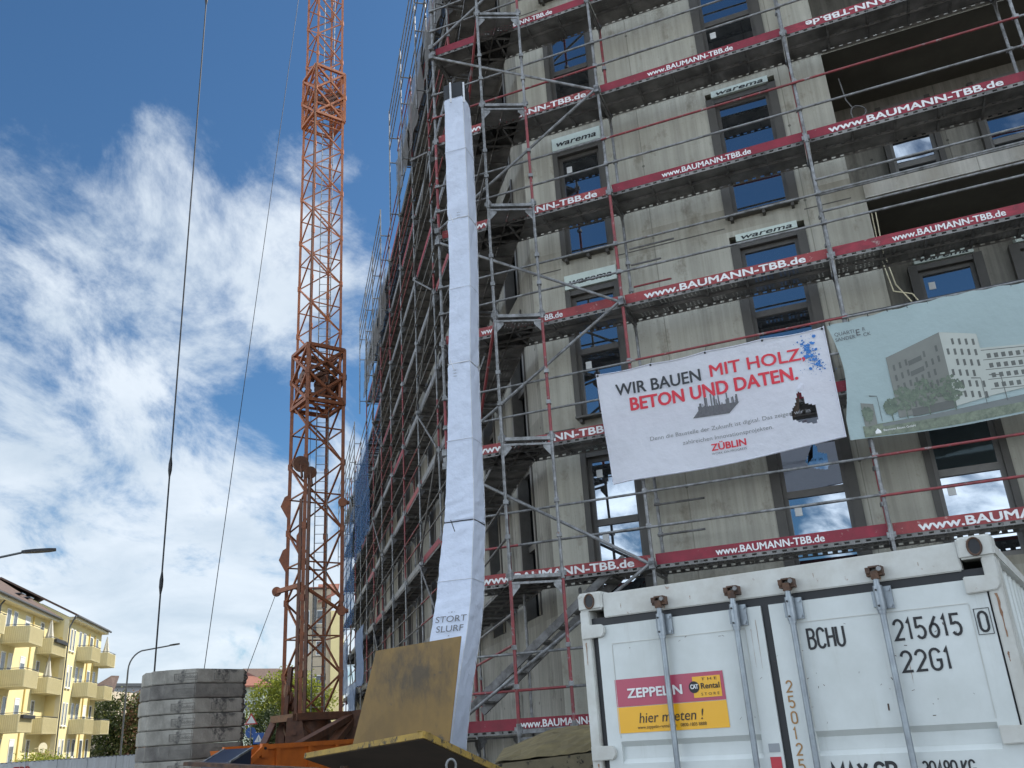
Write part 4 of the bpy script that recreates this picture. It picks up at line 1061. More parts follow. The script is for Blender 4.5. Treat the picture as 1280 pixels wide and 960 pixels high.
t = MB(); w = banner_warp(.009)
t.text('QUARTI', .055, FP(.13, D_B, 6.52), tF, Z, 0, .95, 0, 0, 'LEFT', w); t.text('E', .095, FP(.40, D_B, 6.47), tF, Z, 0, .95, 0, .01, 'LEFT', w); t.text('R', .055, FP(.49, D_B, 6.52), tF, Z, 0, .95, 0, 0, 'LEFT', w)
t.text('SANDER', .055, FP(.13, D_B, 6.44), tF, Z, 0, .92, 0, 0, 'LEFT', w); t.text('CK', .055, FP(.49, D_B, 6.44), tF, Z, 0, .95, 0, 0, 'LEFT', w)
t.build('title', ['grey_text'], gb)
t = MB(); t.text('Baumann Bauen GmbH', .03, FP(.48, D_B, 5.09), tF, Z, 0, 1, 0, 0, 'LEFT', w); t.face([w(FP(s, D_B, z)) for s, z in ((.38, 5.07), (.45, 5.07), (.45, 5.1), (.415, 5.14), (.38, 5.1))], 0)
t.build('imprint', ['white_letter'], gb)
mb = MB()
for k in range(14): mb.tube(FP(.1 + k * .25, D_B - .01, topg(k / 13.2) - .02), FP(.1 + k * .25, D_OUT - .02, topg(k / 13.2) + .06), .006, 4)
mb.tube(FP(.06, D_OUT - .035, 6.80), FP(3.4, D_OUT - .035, 6.80), .012, 6); mb.build('tie', ['black'], gb)

# ------------------------------------------------------------------ tower crane
cr_ = thing('tower_crane', 'orange lattice tower crane mast beside the scaffold, with ladder, pulleys and ropes', 'crane', pol(-13.2, 30))
CC = pol(-13.2, 30); er = Vector((math.cos(R(-13.2)), -math.sin(R(-13.2)), 0)); ef = Vector((math.sin(R(-13.2)), math.cos(R(-13.2)), 0))
PH = R(21.5)
def legs(side, shift=0):
    r = side / math.sqrt(2)
    a = er * math.cos(PH) - ef * math.sin(PH); b = -er * math.sin(PH) - ef * math.cos(PH)
    c = CC + er * shift
    return [c + a * r, c + b * r, c - a * r, c - b * r]        # right, near, left, back
# build() with a parent keeps world coordinates, so the lattice goes in directly
def lattice(name, side, z0, z1, panel, leg_w, br_w, m='crane', shift=0, cross=False):
    L_ = legs(side, shift); sec = MB(); n = max(1, round((z1 - z0) / panel)); hz = (z1 - z0) / n
    for i in range(4):
        p, q = L_[i], L_[(i + 1) % 4]
        for k in range(n):
            a, b = z0 + k * hz, z0 + (k + 1) * hz; f = (k + i) % 2
            sec.beam((p if f else q) + Z * a, (q if f else p) + Z * b, br_w, br_w, 0, (p - q).cross(Z))
            if cross: sec.beam((q if f else p) + Z * a, (p if f else q) + Z * b, br_w, br_w, 0, (p - q).cross(Z))
            if k % 2 == 0: sec.beam(p + Z * a, q + Z * a, br_w * .8, br_w * .8)
            if k % 2 == 1: sec.obox(p + Z * (a - .10) - Vector((leg_w * .6,) * 2 + (0,)), (leg_w * 1.2, 0, 0), (0, leg_w * 1.2, 0), Z * .2)
        sec.beam(p + Z * z0, q + Z * z0, br_w * 1.4, br_w * 1.4); sec.beam(p + Z * z1, q + Z * z1, br_w * 1.4, br_w * 1.4)
    root = sec.build(name, [m], cr_)
    for p in L_:
        lg = MB(); lg.beam(p + Z * z0, p + Z * z1, leg_w, leg_w, 0, er); lg.build('leg', [m], root)
    return root
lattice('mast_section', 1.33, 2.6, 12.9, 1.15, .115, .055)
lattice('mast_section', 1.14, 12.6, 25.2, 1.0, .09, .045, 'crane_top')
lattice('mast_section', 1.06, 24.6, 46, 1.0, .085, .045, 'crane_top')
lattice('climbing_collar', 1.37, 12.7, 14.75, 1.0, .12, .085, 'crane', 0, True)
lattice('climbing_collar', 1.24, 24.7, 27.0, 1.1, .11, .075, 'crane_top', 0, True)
L_ = legs(1.33); Lc = legs(1.0)
rr = random.Random(2)
for zc_, n, sp in ((13.7, 16, .55), (25.8, 5, .45)):            # sheaves and winch gear packed inside the collars
    mb = MB()
    for k in range(n):
        c = CC + er * rr.uniform(-sp, sp) + ef * rr.uniform(-sp, sp) + Z * (zc_ + rr.uniform(-.7, .7))
        a = rr.uniform(0, 3.14); nv = Vector((math.cos(a), math.sin(a), 0)); r_ = rr.uniform(.14, .24)
        mb.disc(c, nv, r_, .07, 18); mb.disc(c, nv, r_ * .35, .16, 10)
    for k in range(8):
        i, j = rr.sample(range(4), 2); mb.beam(Lc[i] + Z * (zc_ + rr.uniform(-.8, .8)), Lc[j] + Z * (zc_ + rr.uniform(-.8, .8)), .10, .08)
    mb.build('winch_gear', ['crane_dark'], cr_)
mb = MB(); bx = CC + er * .18 - ef * .1
for dx in (-.2, .2): mb.tube(bx + er * dx + Z * 2.6, bx + er * dx + Z * 46, .02, 6)
for k in range(144): mb.tube(bx - er * .2 + Z * (2.8 + .3 * k), bx + er * .2 + Z * (2.8 + .3 * k), .011, 5)
mb.build('ladder', ['galv'], cr_)
mb = MB()                                                     # hoisting rail and guide tubes in front of the near leg
nl = L_[1]
mb.beam(nl + er * .13 - ef * .02 + Z * 2.6, nl + er * .13 - ef * .02 + Z * 9.9, .10, .10); mb.beam(nl - er * .12 + Z * 2.6, nl - er * .12 + Z * 9.2, .09, .09)
mb.beam(nl + er * .02 + Z * 12, nl + er * .02 + Z * 27, .05, .05)
mb.build('guide_rail', ['crane_dark'], cr_)
for c, r_ in ((nl - er * .16 - ef * .12 + Z * 10.35, .27), (nl + er * .16 - ef * .16 + Z * 10.05, .20)):
    mb = MB(); mb.disc(c, -ef + er * .35, r_, .09, 22); mb.disc(c, -ef + er * .35, r_ * .3, .16, 12); mb.beam(c, c - Z * .45 + er * .05, .16, .05); mb.build('pulley', ['crane_dark'], cr_)
ll, rl = L_[2], L_[0]
for zc_ in (9.25, 7.45):
    mb = MB(); mb.prism([ll + Z * (zc_ - .5) - ef * .03, ll - er * .28 + Z * zc_ - ef * .03, ll - er * .16 + Z * (zc_ + .32) - ef * .03, ll + Z * (zc_ + .42) - ef * .03], ef * .06); mb.build('hinge_plate', ['crane'], cr_)
mb = MB(); mb.prism([nl + Z * 7.1 - er * .06, nl - er * .24 + Z * 7.6, nl - er * .24 + Z * 8.0, nl + Z * 8.3 - er * .06], ef * .05); mb.build('hinge_plate', ['crane'], cr_)
for zc_ in (9.2, 5.65):
    mb = MB(); mb.disc(rl - ef * .06 + Z * zc_, ef, .15, .12, 14); mb.disc(rl + er * .16 + Z * zc_, er, .07, .12, 10); mb.build('pin_joint', ['crane'], cr_)
mb = MB()
mb.beam(nl + Z * 6.45, ll - er * .28 + Z * 6.38 - ef * .3, .12, .14); mb.disc(ll - er * .30 + Z * 6.38 - ef * .3, ef, .15, .14, 16); mb.build('rope_arm', ['crane'], cr_)
mb = MB(); mb.beam(nl + Z * 6.4, rl + Z * 5.65, .14, .07); mb.build('cross_arm', ['crane'], cr_)
# slewing platform and outrigger legs
pf = MB(); big = legs(1.75)
for i in range(4): pf.beam(big[i] + Z * 2.52, big[(i + 1) % 4] + Z * 2.52, .20, .20)
pf.beam(big[1] + Z * 2.52, big[3] + Z * 2.52, .2, .18); pf.beam(big[0] + Z * 2.52, big[2] + Z * 2.52, .2, .18)
pf.build('slewing_platform', ['crane_dark'], cr_)
mb = MB(); mb.tube(CC + Z * 1.2, CC + Z * 2.4, .55, 20); 
for i in range(4): mb.beam(L_[i] + Z * 1.1, L_[i] + Z * 2.5, .18, .18); mb.beam(L_[i] + Z * 1.1, L_[(i + 1) % 4] + Z * 2.4, .08, .08)
mb.build('turntable', ['crane_dark'], cr_)
for a0, a1, w_ in ((big[0] + Z * 2.45, pol(-15.8, 24.2, 1.35), .22), (big[0] + Z * 2.3, pol(-12.9, 26.5, 1.2), .26), (big[2] + Z * 2.4, pol(-16.4, 26.2, 1.3), .18), (big[3] + Z * 2.4, pol(-10.6, 34, .6), .22)):
    mb = MB(); mb.beam(a0, a1, w_, w_ * .8); mb.beam(a1, Vector((a1.x, a1.y, 0)), .12, .12); mb.obox(a1 * Vector((1, 1, 0)) if False else Vector((a1.x - .3, a1.y - .3, .005)), (.6, 0, 0), (0, .6, 0), Z * .08)
    mb.build('outrigger', ['crane_dark'], cr_)
for p, m_ in ((big[2] + er * .1 + Z * 1.9, 0), (big[1] - er * .25 + Z * 2.1, 0), (big[0] - er * .1 + Z * 2.2, 0)):
    mb = MB(); mb.prism([p + Z * .4, p + er * .42 + Z * .45, p + er * .5 - Z * .15, p + er * .2 - Z * .5, p - er * .05 - Z * .3], ef * .08); mb.disc(p + er * .2 - ef * .02, ef, .09, .14, 12); mb.build('lug_plate', ['crane_dark'], cr_)
mb = MB(); 
for k in range(5): mb.disc(CC - er * (.75 - .09 * k) - ef * .5 + Z * (3.3 - .2 * k), er + ef * .4, .2, .08, 14)
mb.beam(CC - er * .75 - ef * .5 + Z * 2.6, CC - er * .65 - ef * .5 + Z * 4.0, .25, .12); mb.build('hoist_winch', ['crane_dark'], cr_)
# ropes
def rope(pts, r, name='pendant_rope'):
    mb = MB(); mb.path(pts, r, 6); return mb.build(name, ['steel_dark'], cr_)
R1a, R1b = pol(-22.09, 25.6, 3.1), pol(-22.29, 25.6, 26.5)
ro = rope([R1a, R1b, R1b + (R1b - R1a) * .8], .022)
for zc_ in (9.15, 5.95, 26.0):
    t_ = (zc_ - R1a.z) / (R1b.z - R1a.z); c = R1a.lerp(R1b, t_); mb = MB()
    mb.tube(c - Z * .30, c - Z * .08, .02, 8, 0, .055); mb.tube(c - Z * .08, c + Z * .1, .055, 8, 0); mb.tube(c + Z * .1, c + Z * .34, .055, 8, 0, .02); mb.build('turnbuckle', ['steel_dark'], ro)
rope([pol(-19.53, 27.2, 3.0), pol(-15.36, 29, 30.0), pol(-13.5, 30, 42)], .011)
rope([ll - er * .30 + Z * 6.38 - ef * .3, pol(-17.5, 27.2, 3.0)], .011)
for dx in (-.30, -.22): rope([CC + er * dx - ef * .2 + Z * 2.6, CC + er * dx - ef * .2 + Z * 12.6], .008, 'hoist_rope')

# ------------------------------------------------------------------ crane ballast
NBK = 9; PITCH = .345; BT = 1.78 + .0768 * 24.3
for k in range(NBK):
    sh = rr.uniform(-.02, .02); zt = BT - k * PITCH; tw = rr.uniform(-.012, .012)
    P = [pol(-22.75, 25.6), pol(-22.60, 24.95), pol(-22.32, 24.85), pol(-22.22, 24.55), pol(-21.60, 24.38), pol(-21.50, 24.30), pol(-19.82, 24.05), pol(-17.14, 24.85), pol(-17.0, 25.7), pol(-19.4, 26.9), pol(-22.0, 26.7)]
    P = [Vector((p.x * math.cos(tw) - p.y * math.sin(tw) * .02 + sh, p.y, 0)) for p in P]
    mb = MB(); mb.prism([p + Z * (zt - PITCH + .016) for p in P], Z * (PITCH - .016), 0)
    o = mb.build('ballast_block', ['ballast' if k not in (1, 5) else 'ballast_dark'])
    bm = bmesh.new(); bm.from_mesh(o.data); bmesh.ops.remove_doubles(bm, verts=bm.verts, dist=1e-4)
    bmesh.ops.bevel(bm, geom=bm.edges[:], offset=.02, segments=2, affect='EDGES'); bm.to_mesh(o.data); bm.free()
    base_ = o
    # raised name panels and lifting hook
    f0, f1 = P[5], P[6]; d = (f1 - f0).normalized(); nrm = Vector((d.y, -d.x, 0))
    mb = MB(); x0 = f0 + d * .22 + Z * (zt - PITCH + .09) + nrm * .0
    for a, b in ((Z * 0, d * .56), (Z * .15, d * .56)): mb.beam(x0 + a + nrm * .006, x0 + a + b + nrm * .006, .012, .012, 0)
    mb.beam(x0 + nrm * .006, x0 + Z * .15 + nrm * .006, .012, .012); mb.beam(x0 + d * .56 + nrm * .006, x0 + d * .56 + Z * .15 + nrm * .006, .012, .012)
    mb.text('LPB-Gedition', .085, x0 + d * .03 + Z * .035 + nrm * .008, d, Z, 0, .85, 0, .02)
    mb.build('raised_lettering', ['ballast_dark'], o); mb = MB()
    f0, f1 = P[6], P[7]; d2 = (f1 - f0).normalized(); n2_ = Vector((d2.y, -d2.x, 0))
    x0 = f0 + d2 * (.5 + rr.uniform(0, .06)) + Z * (zt - PITCH + .085)
    if k != 4:
        for a, b in ((x0, x0 + d2 * .42), (x0 + Z * .16, x0 + Z * .16 + d2 * .42), (x0, x0 + Z * .16), (x0 + d2 * .42, x0 + d2 * .42 + Z * .16)): mb.beam(a + n2_ * .006, b + n2_ * .006, .014, .012)
        mb.text('3500 KG', .08, x0 + d2 * .03 + Z * .035 + n2_ * .008, d2, Z, 0, .9, 0, .02)
    if mb.v: mb.build('raised_lettering', ['ballast_dark'], o)
    mb = MB(); c = P[7] + Z * (zt - PITCH * .62); e_ = Vector((1, .25, 0)).normalized()
    mb.path([c + e_ * (.10 * math.sin(a_) - .02) + Z * (.07 * math.cos(a_)) for a_ in [math.pi * q / 8 for q in range(9)]], .016, 6)
    mb.build('lifting_hook', ['steel_dark'], o)
    names = ['topmost', 'second', 'third', 'fourth', 'fifth', 'sixth', 'seventh', 'eighth', 'ninth']
    extra = {0: ', with rope rising beside it', 1: ', darkly stained', 5: ', darkest of the lower ones', 4: ', blank on its right face'}.get(k, '')
    tag(o, '%s grey concrete ballast block from the top of its stack%s' % (names[k], extra), 'ballast block', 'concrete ballast blocks stacked behind the crane')

# ------------------------------------------------------------------ white container
ct = thing('shipping_container', 'white shipping container with grey locking bars and a yellow rental sticker on its doors', 'container', (1.4, 5.4, 0))
ux = Vector((math.cos(R(32)), -math.sin(R(32)), 0)); uy = Vector((math.sin(R(32)), math.cos(R(32)), 0)); CO = Vector((.349, 6.06, 0))
def CP(x, y, z): return CO + ux * x + uy * y + Z * z
W_, LNG, HT = 2.50, 6.06, 2.60
def cbox(mb, x, y, z, dx, dy, dz, mi=0): mb.obox(CP(x, y, z), ux * dx, uy * dy, Z * dz, mi)
def bevel(o, off=.006, seg=2):
    bm = bmesh.new(); bm.from_mesh(o.data); bmesh.ops.remove_doubles(bm, verts=bm.verts, dist=1e-5)
    bmesh.ops.bevel(bm, geom=[e for e in bm.edges if len(e.link_faces) == 2 and e.calc_face_angle(0) > .5], offset=off, segments=seg, affect='EDGES'); bm.to_mesh(o.data); bm.free()
mb = MB()
cbox(mb, .0, .0, .12, .07, .10, 2.36); cbox(mb, W_ - .07, .0, .12, .07, .10, 2.36)
cbox(mb, .17, .015, 2.425, W_ - .34, .09, .155); cbox(mb, .17, .02, .02, W_ - .34, .09, .12)
o = mb.build('door_frame', ['container_edge'], ct); bevel(o)
# corrugated sides and roof
mb = MB()
for x, out in ((.03, -1), (W_ - .03, 1)):
    n = 21; pts = []
    for k in range(n):
        y = .30 + (LNG - .6) * k / n; p = (LNG - .6) / n
        pts += [(0, y), (0, y + p * .28), (-.036, y + p * .5), (-.036, y + p * .78)]
    pts.append((0, LNG - .3))
    for (d0, y0), (d1, y1) in zip(pts, pts[1:]):
        a, b = x + out * d0, x + out * d1
        q = [CP(a, y0, .16), CP(b, y1, .16), CP(b, y1, 2.50), CP(a, y0, 2.50)]
        mb.face(q if out > 0 else list(reversed(q)), 0)
    mb.face([CP(x, .1, .16), CP(x, .30, .16), CP(x, .30, 2.5), CP(x, .1, 2.5)]); mb.face([CP(x, LNG - .30, .16), CP(x, LNG - .1, .16), CP(x, LNG - .1, 2.5), CP(x, LNG - .30, 2.5)])
mb.face([CP(0.02, .1, 2.56), CP(W_ - .02, .1, 2.56), CP(W_ - .02, LNG - .1, 2.56), CP(.02, LNG - .1, 2.56)])
mb.face([CP(0.02, LNG - .03, .1), CP(W_ - .02, LNG - .03, .1), CP(W_ - .02, LNG - .03, 2.56), CP(.02, LNG - .03, 2.56)])
mb.face([CP(0.02, .2, .14), CP(.02, LNG - .1, .14), CP(W_ - .02, LNG - .1, .14), CP(W_ - .02, .2, .14)])
mb.build('side_wall', ['container'], ct)
mb = MB()
for x in (.0, W_ - .07): cbox(mb, x, .17, 2.49, .07, LNG - .34, .075); cbox(mb, x, .17, .03, .07, LNG - .34, .13)
for x in (.0, W_ - .07): cbox(mb, x, .10, .12, .07, .10, 2.36); cbox(mb, x, LNG - .1, .12, .07, .1, 2.36)
o = mb.build('rail', ['container_edge'], ct); bevel(o)
for x in (-.005, W_ - .173):
    for y in (-.008, LNG - .16):
        for z in (2.48, 0.0):
            mb = MB(); cbox(mb, x, y, z, .178, .162, .118)
            o = mb.build('corner_casting', ['container_edge'], ct); bevel(o, .012, 3)
            if y < 0:
                h_ = MB(); cx, cz = x + .089, z + .059
                h_.face([CP(cx + .03 * math.cos(a_), y - .0025, cz + .042 * math.sin(a_)) for a_ in [6.283 * q / 18 for q in range(18)]], 0)
                h_.path([CP(cx + .034 * math.cos(a_), y - .003, cz + .046 * math.sin(a_)) for a_ in [6.283 * q / 18 for q in range(19)]], .006, 5, 1)
                h_.build('casting_hole', ['black', 'rust'], o)
# black door seal
mb = MB()
cbox(mb, .07, .03, 2.375, W_ - .14, .03, .055); cbox(mb, .075, .03, .14, .045, .03, 2.24); cbox(mb, W_ - .082, .03, .14, .045, .03, 2.24); cbox(mb, 1.212, .026, .14, .048, .03, 2.24)
mb.build('door_seal', ['black'], ct)
# door leaves with the pressed horizontal folds
for xa, xb, ia, ib in ((.115, 1.212, .21, 1.10), (1.26, W_ - .08, 1.41, W_ - .18)):
    mb = MB(); prof = [(.16, .0), (.42, .0), (.46, .035), (.72, .035), (.76, .0), (1.06, .0), (1.10, .035), (1.50, .035), (1.60, .018), (1.635, .035), (1.665, .0), (2.376, .0)]
    prof = [(.16, .0), (.30, .0), (.335, .03), (.62, .03), (.655, .0), (.95, .0), (.985, .03), (1.26, .03), (1.295, .0), (1.545, .0), (1.57, .022), (1.64, .026), (1.672, .0), (2.376, .0)]
    prof = [(z_, .012 + d_) for z_, d_ in prof]
    for (z0, d0), (z1, d1) in zip(prof, prof[1:]): mb.face([CP(ia, d0, z0), CP(ib, d0, z0), CP(ib, d1, z1), CP(ia, d1, z1)])
    for a, b in ((xa, ia), (ib, xb)): mb.face([CP(a, .012, .16), CP(b, .012, .16), CP(b, .012, 2.376), CP(a, .012, 2.376)])
    for zc_, dd in [(q[0], q[1]) for q in prof]: pass
    for x in (ia, ib):
        for (z0, d0), (z1, d1) in zip(prof, prof[1:]): mb.face([CP(x, .012, z0), CP(x, d0, z0), CP(x, d1, z1), CP(x, .012, z1)])
    for x in (xa, xb): mb.face([CP(x, .012, .16), CP(x, .06, .16), CP(x, .06, 2.376), CP(x, .012, 2.376)])
    mb.face([CP(xa, .012, 2.376), CP(xb, .012, 2.376), CP(xb, .06, 2.376), CP(xa, .06, 2.376)])
    door = mb.build('door', ['container'], ct)
    ln_ = MB(); 
    for z_ in (2.255,): ln_.obox(CP(ia, .0085, z_), ux * (ib - ia), uy * .003, Z * .004)
    for x in (ia, ib): ln_.obox(CP(x, .0085, 1.69), ux * .003, uy * .003, Z * .56)
    ln_.build('weld_line', ['container_edge'], door)
    bars = (.585, 1.065) if xa < 1 else (1.40, 1.895)
    for x in bars:
        mb = MB(); mb.tube(CP(x, -.030, .06), CP(x, -.030, 2.44), .017, 14)
        mb.tube(CP(x, -.030, 2.27), CP(x, -.030, 2.40), .026, 14); mb.tube(CP(x, -.03, 2.25), CP(x, -.03, 2.27), .022, 14)
        bar = mb.build('locking_bar', ['bar'], door)
        mb = MB(); mb.obox(CP(x - .012, -.006, 2.275), ux * .075, uy * .018, Z * .12); mb.obox(CP(x - .045, -.004, 2.29), ux * .03, uy * .014, Z * .085)
        for dz in (2.29, 2.375):
            mb.disc(CP(x + .048, -.010, dz), uy, .009, .012, 8); mb.disc(CP(x - .006, -.058, dz), uy, .006, .006, 8, 1)
        o = mb.build('bar_bracket', ['bar', 'black'], bar)
        mb = MB(); mb.obox(CP(x - .045, -.035, 2.455), ux * .09, uy * .05, Z * .016); mb.obox(CP(x - .045, -.045, 2.47), ux * .022, uy * .06, Z * .032); mb.obox(CP(x + .018, -.045, 2.47), ux * .026, uy * .06, Z * .034)
        mb.obox(CP(x - .02, -.05, 2.435), ux * .04, uy * .03, Z * .045); mb.obox(CP(x - .03, -.03, 2.50), ux * .06, uy * .045, Z * .010)
        mb.disc(CP(x + .03, -.05, 2.488), uy, .013, .012, 10, 1)
        mb.build('bar_keeper', ['rust', 'galv'], bar)
    for z_ in (2.30, 1.565, .83, .25):
        x0 = .005 if xa < 1 else W_ - .175
        mb = MB(); P = [CP(x0, -.012, z_), CP(x0 + .15, -.012, z_ + .006), CP(x0 + .17, -.012, z_ + .03), CP(x0 + .17, -.012, z_ + .065), CP(x0 + .15, -.012, z_ + .085), CP(x0, -.012, z_ + .09)]
        if xa > 1: P = [CP(2 * W_ - .17 - (p - CO).dot(ux) - (W_ - .17) , -.012, p.z) if False else p for p in P]
        mb.prism(P, uy * .026); o = mb.build('hinge', ['container_edge'], door); bevel(o, .005)
# lettering and stickers
def ctext(name, m, items, y=.0092):
    t = MB()
    for txt, hh, x, z, wd, bold in items: t.text(txt, hh, CP(x, y, z), ux, Z, 0, wd / (gwidth(txt, bold) * hh), 0, bold)
    return t.build(name, [m], ct)
def cstroke(name, m, txt, h, w, x, z, th=.13, gap=.32):
    t = MB(); t.stroke(txt, h, w, CP(x, .0092, z), ux, Z, 0, th, gap); return t.build(name, [m], ct)
cstroke('owner_code', 'ink', 'BCHU', .105, .36, 1.46, 2.107, .13, .42)
cstroke('serial_number', 'ink', '215615', .105, .42, 1.93, 2.105, .13, .52)
cstroke('check_digit', 'ink', '0', .098, .40, 2.352, 2.108)
cstroke('size_code', 'ink', '22G1', .105, .46, 1.935, 1.94, .13, .50)
mb = MB()
for a, b, c, d in ((2.335, 2.092, .075, .003), (2.335, 2.222, .075, .003), (2.335, 2.092, .003, .133), (2.407, 2.092, .003, .133)): mb.obox(CP(a, .0085, b), ux * c, uy * .003, Z * d)
mb.build('number_box', ['ink'], ct)
cstroke('weight_marking', 'ink', 'MAX.GR', .088, .50, 1.47, 1.412, .20, .40)
cstroke('weight_marking', 'ink', '30480 KG', .075, .34, 1.93, 1.424); cstroke('weight_marking', 'ink', '67200 LB', .075, .34, 1.93, 1.31)
cstroke('weight_marking', 'ink', 'TARE', .088, .50, 1.47, 1.16, .20, .40); cstroke('weight_marking', 'ink', '2180 KG', .075, .34, 1.93, 1.17)
for k, c in enumerate('250125'): cstroke('stencil_digit', 'stencil', c, .060, .50, 1.292, 1.885 - .083 * k, .15)
st = MB()
st.face([CP(.205, .0090, 1.872), CP(.925, .0090, 1.872), CP(.925, .0090, 2.035), CP(.205, .0090, 2.035)], 0)
st.face([CP(.205, .0090, 1.718), CP(.925, .0090, 1.718), CP(.925, .0090, 1.869), CP(.205, .0090, 1.869)], 1)
st.face([CP(.728, .0072, 1.892), CP(.905, .0072, 1.892), CP(.905, .0072, 2.012), CP(.728, .0072, 2.012)], 1)
st.face([CP(.735 + .034 * math.cos(a_), .0055, 1.953 + .034 * math.sin(a_)) for a_ in [6.283 * q / 24 for q in range(24)]], 2)
def stx(txt, hh, x, z, wd, bold, mi, y=.005, shear=0): st.text(txt, hh, CP(x, y, z), ux, Z, mi, wd / (gwidth(txt, bold) * hh), shear, bold)
stx('ZEPPELIN', .056, .285, 1.922, .37, .05, 3); stx('CAT', .026, .711, 1.944, .05, .05, 3, .004); stx('Rental', .034, .776, 1.941, .12, .02, 2)
stx('T H E', .016, .785, 1.988, .10, 0, 2); stx('S T O R E', .016, .775, 1.903, .115, 0, 2)
stx('hier mieten !', .062, .345, 1.772, .42, .0, 2, .0065, .18); stx('www.zeppelin-rental.com   0800-1805 8888', .02, .335, 1.738, .45, 0, 2, .0065)
st.build('rental_sticker', ['magenta', 'yellow_st', 'ink', 'white_letter'], ct)
mb = MB(); cbox(mb, 1.135, .0075, 1.575, .062, .003, .045, 0); cbox(mb, 1.135, .0075, 1.36, .062, .003, .19, 1); mb.build('reflector', ['grey_reflector', 'red_reflector'], ct)
rr = random.Random(8); mb = MB()                               # scratches and scuffs
for k in range(46):
    x, z_ = rr.uniform(.2, 2.3), rr.uniform(1.7, 2.25); a_ = rr.uniform(0, 3.14); l_ = rr.uniform(.002, .010); w_ = rr.uniform(.0010, .0026)
    if .18 < x < .95 and z_ < 2.06: continue
    d = ux * math.cos(a_) * l_ + Z * math.sin(a_) * l_; q = ux * -math.sin(a_) * w_ + Z * math.cos(a_) * w_; c = CP(x, .0102, z_)
    mb.face([c - d - q, c + d - q * .5, c + d + q, c - d + q * .5], 0)
mb.face([CP(1.815, .0101, 1.755), CP(1.823, .0101, 1.755), CP(1.825, .0101, 1.79), CP(1.816, .0101, 1.79)], 0)
mb.build('scratch', ['rust'], ct)

rr = random.Random(21)
def stain(x, z_, wx, h_, y, n=9):                               # rust run: ragged strip trailing down
    mb = MB(); L1 = [(x + wx * rr.uniform(-.6, -.1) * (1 - k / n * .7), z_ - h_ * k / n) for k in range(n + 1)]; L2 = [(x + wx * rr.uniform(.1, .6) * (1 - k / n * .7), z_ - h_ * k / n) for k in range(n + 1)]
    for k in range(n): mb.face([CP(L1[k + 1][0], y, L1[k + 1][1]), CP(L2[k + 1][0], y, L2[k + 1][1]), CP(L2[k][0], y, L2[k][1]), CP(L1[k][0], y, L1[k][1])])
    mb.build('rust_stain', ['rust_run'], ct)
for x, z_, wx, h_, y in ((W_ - .035, 2.29, .022, .22, -.0015), (W_ - .05, 2.0, .012, .05, -.0015), (.03, 2.28, .012, .14, -.0015), (.045, 1.55, .012, .10, -.0015), (.60, 2.47, .03, .035, .0135), (1.41, 2.47, .028, .03, .0135), (1.91, 2.47, .024, .035, .0135),
                        (.3, 2.50, .006, .03, .0135), (.78, 2.49, .008, .02, .0135), (1.55, 2.52, .006, .025, .0135), (2.12, 2.5, .006, .02, .0135), (.12, 2.375, .05, .03, .0105), (W_ - .02, 1.2, .02, .2, -.0015), (1.17, 2.3, .004, .28, .0105), (1.135, 2.25, .003, .22, .0105), (1.97, 2.0, .004, .12, .0105)): stain(x, z_, wx, h_, y)

# ------------------------------------------------------------------ skips and boards in front of the chute
mb = MB(); P = [pol(-10.79, 10.85, 1.74), pol(-5.09, 10.75, 1.70), pol(-4.15, 11.0, 2.86), pol(-9.41, 11.1, 2.75)]
nr = (P[1] - P[0]).cross(P[3] - P[0]).normalized(); nr = nr if nr.y > 0 else -nr
mb.prism(P, nr * .045, 0, 1); o = mb.build('shuttering_board', ['ply', 'ply_edge']); tag(o, 'upright yellow brown shuttering board with dark smears standing before the chute', 'board')
Np, Lq, Rq = Vector((-.635, 5.46, 1.792)), Vector((-1.60, 6.62, 1.705)), Vector((-.25, 6.52, 1.545))
Np = pol(-6.6, 5.5, 1.79); Lq = pol(-13.45, 6.85, 1.705); Rq = pol(-2.1, 6.6, 1.53)
n_ = (Lq - Np).cross(Rq - Np).normalized(); n_ = n_ if n_.z > 0 else -n_
mb = MB(); Q = [Np, Rq, Lq + Rq - Np, Lq]; mb.prism(Q, -n_ * .03, 0)
tip = thing('tilted_lid', 'tilted lid panel with chipped yellow edges and dark underside in front of the upright board', 'lid', (Np.x, Np.y, 0))
mb.build('panel', ['underside'], tip)
mb = MB()
for a, b in ((Np, Lq), (Np, Rq)):
    d = (b - a).normalized(); o2 = d.cross(n_); o2 = o2 if o2.y < 0 else -o2
    mb.obox(a - d * .012 - n_ * .026, (b - a) + d * .012, o2 * .014, n_ * .035)
for q, (a, b) in enumerate(((Np, Lq), (Np, Rq))):
    d = (b - a).normalized(); inn_ = n_.cross(d); inn_ = inn_ if inn_.y > 0 else -inn_
    mb.obox(a + n_ * (.009 + q * .003), (b - a), inn_ * .05, n_ * .004)
mb.build('edge_trim', ['yel_edge'], tip)
mb = MB(); c = pol(-5.05, 5.2, 1.60); ax = Vector((1, .2, 0)).normalized()
mb.path([c + ax * .026 * math.cos(a_) + Z * (.034 * math.sin(a_) + .02) for a_ in [6.283 * q / 16 for q in range(17)]], .007, 6)
mb.obox(c + Vector((-.05, -.02, -.10)), (.1, 0, 0), (0, .04, 0), Z * .085, 1); mb.tube(c - Z * .10, Vector((c.x, c.y, 0)), .05, 12, 1)
tag(mb.build('lifting_post', ['galv', 'yel_edge']), 'grey lifting ring on a yellow post at the bottom edge under the tilted lid', 'lifting ring')
# supports under the panel
mb = MB()
for p in (Lq + Rq - Np, Lq * .8 + Rq * .2, Rq): mb.tube(Vector((p.x, p.y, 0)), Vector((p.x, p.y, p.z - .05)), .03, 8)
mb.build('prop', ['rust'], tip)

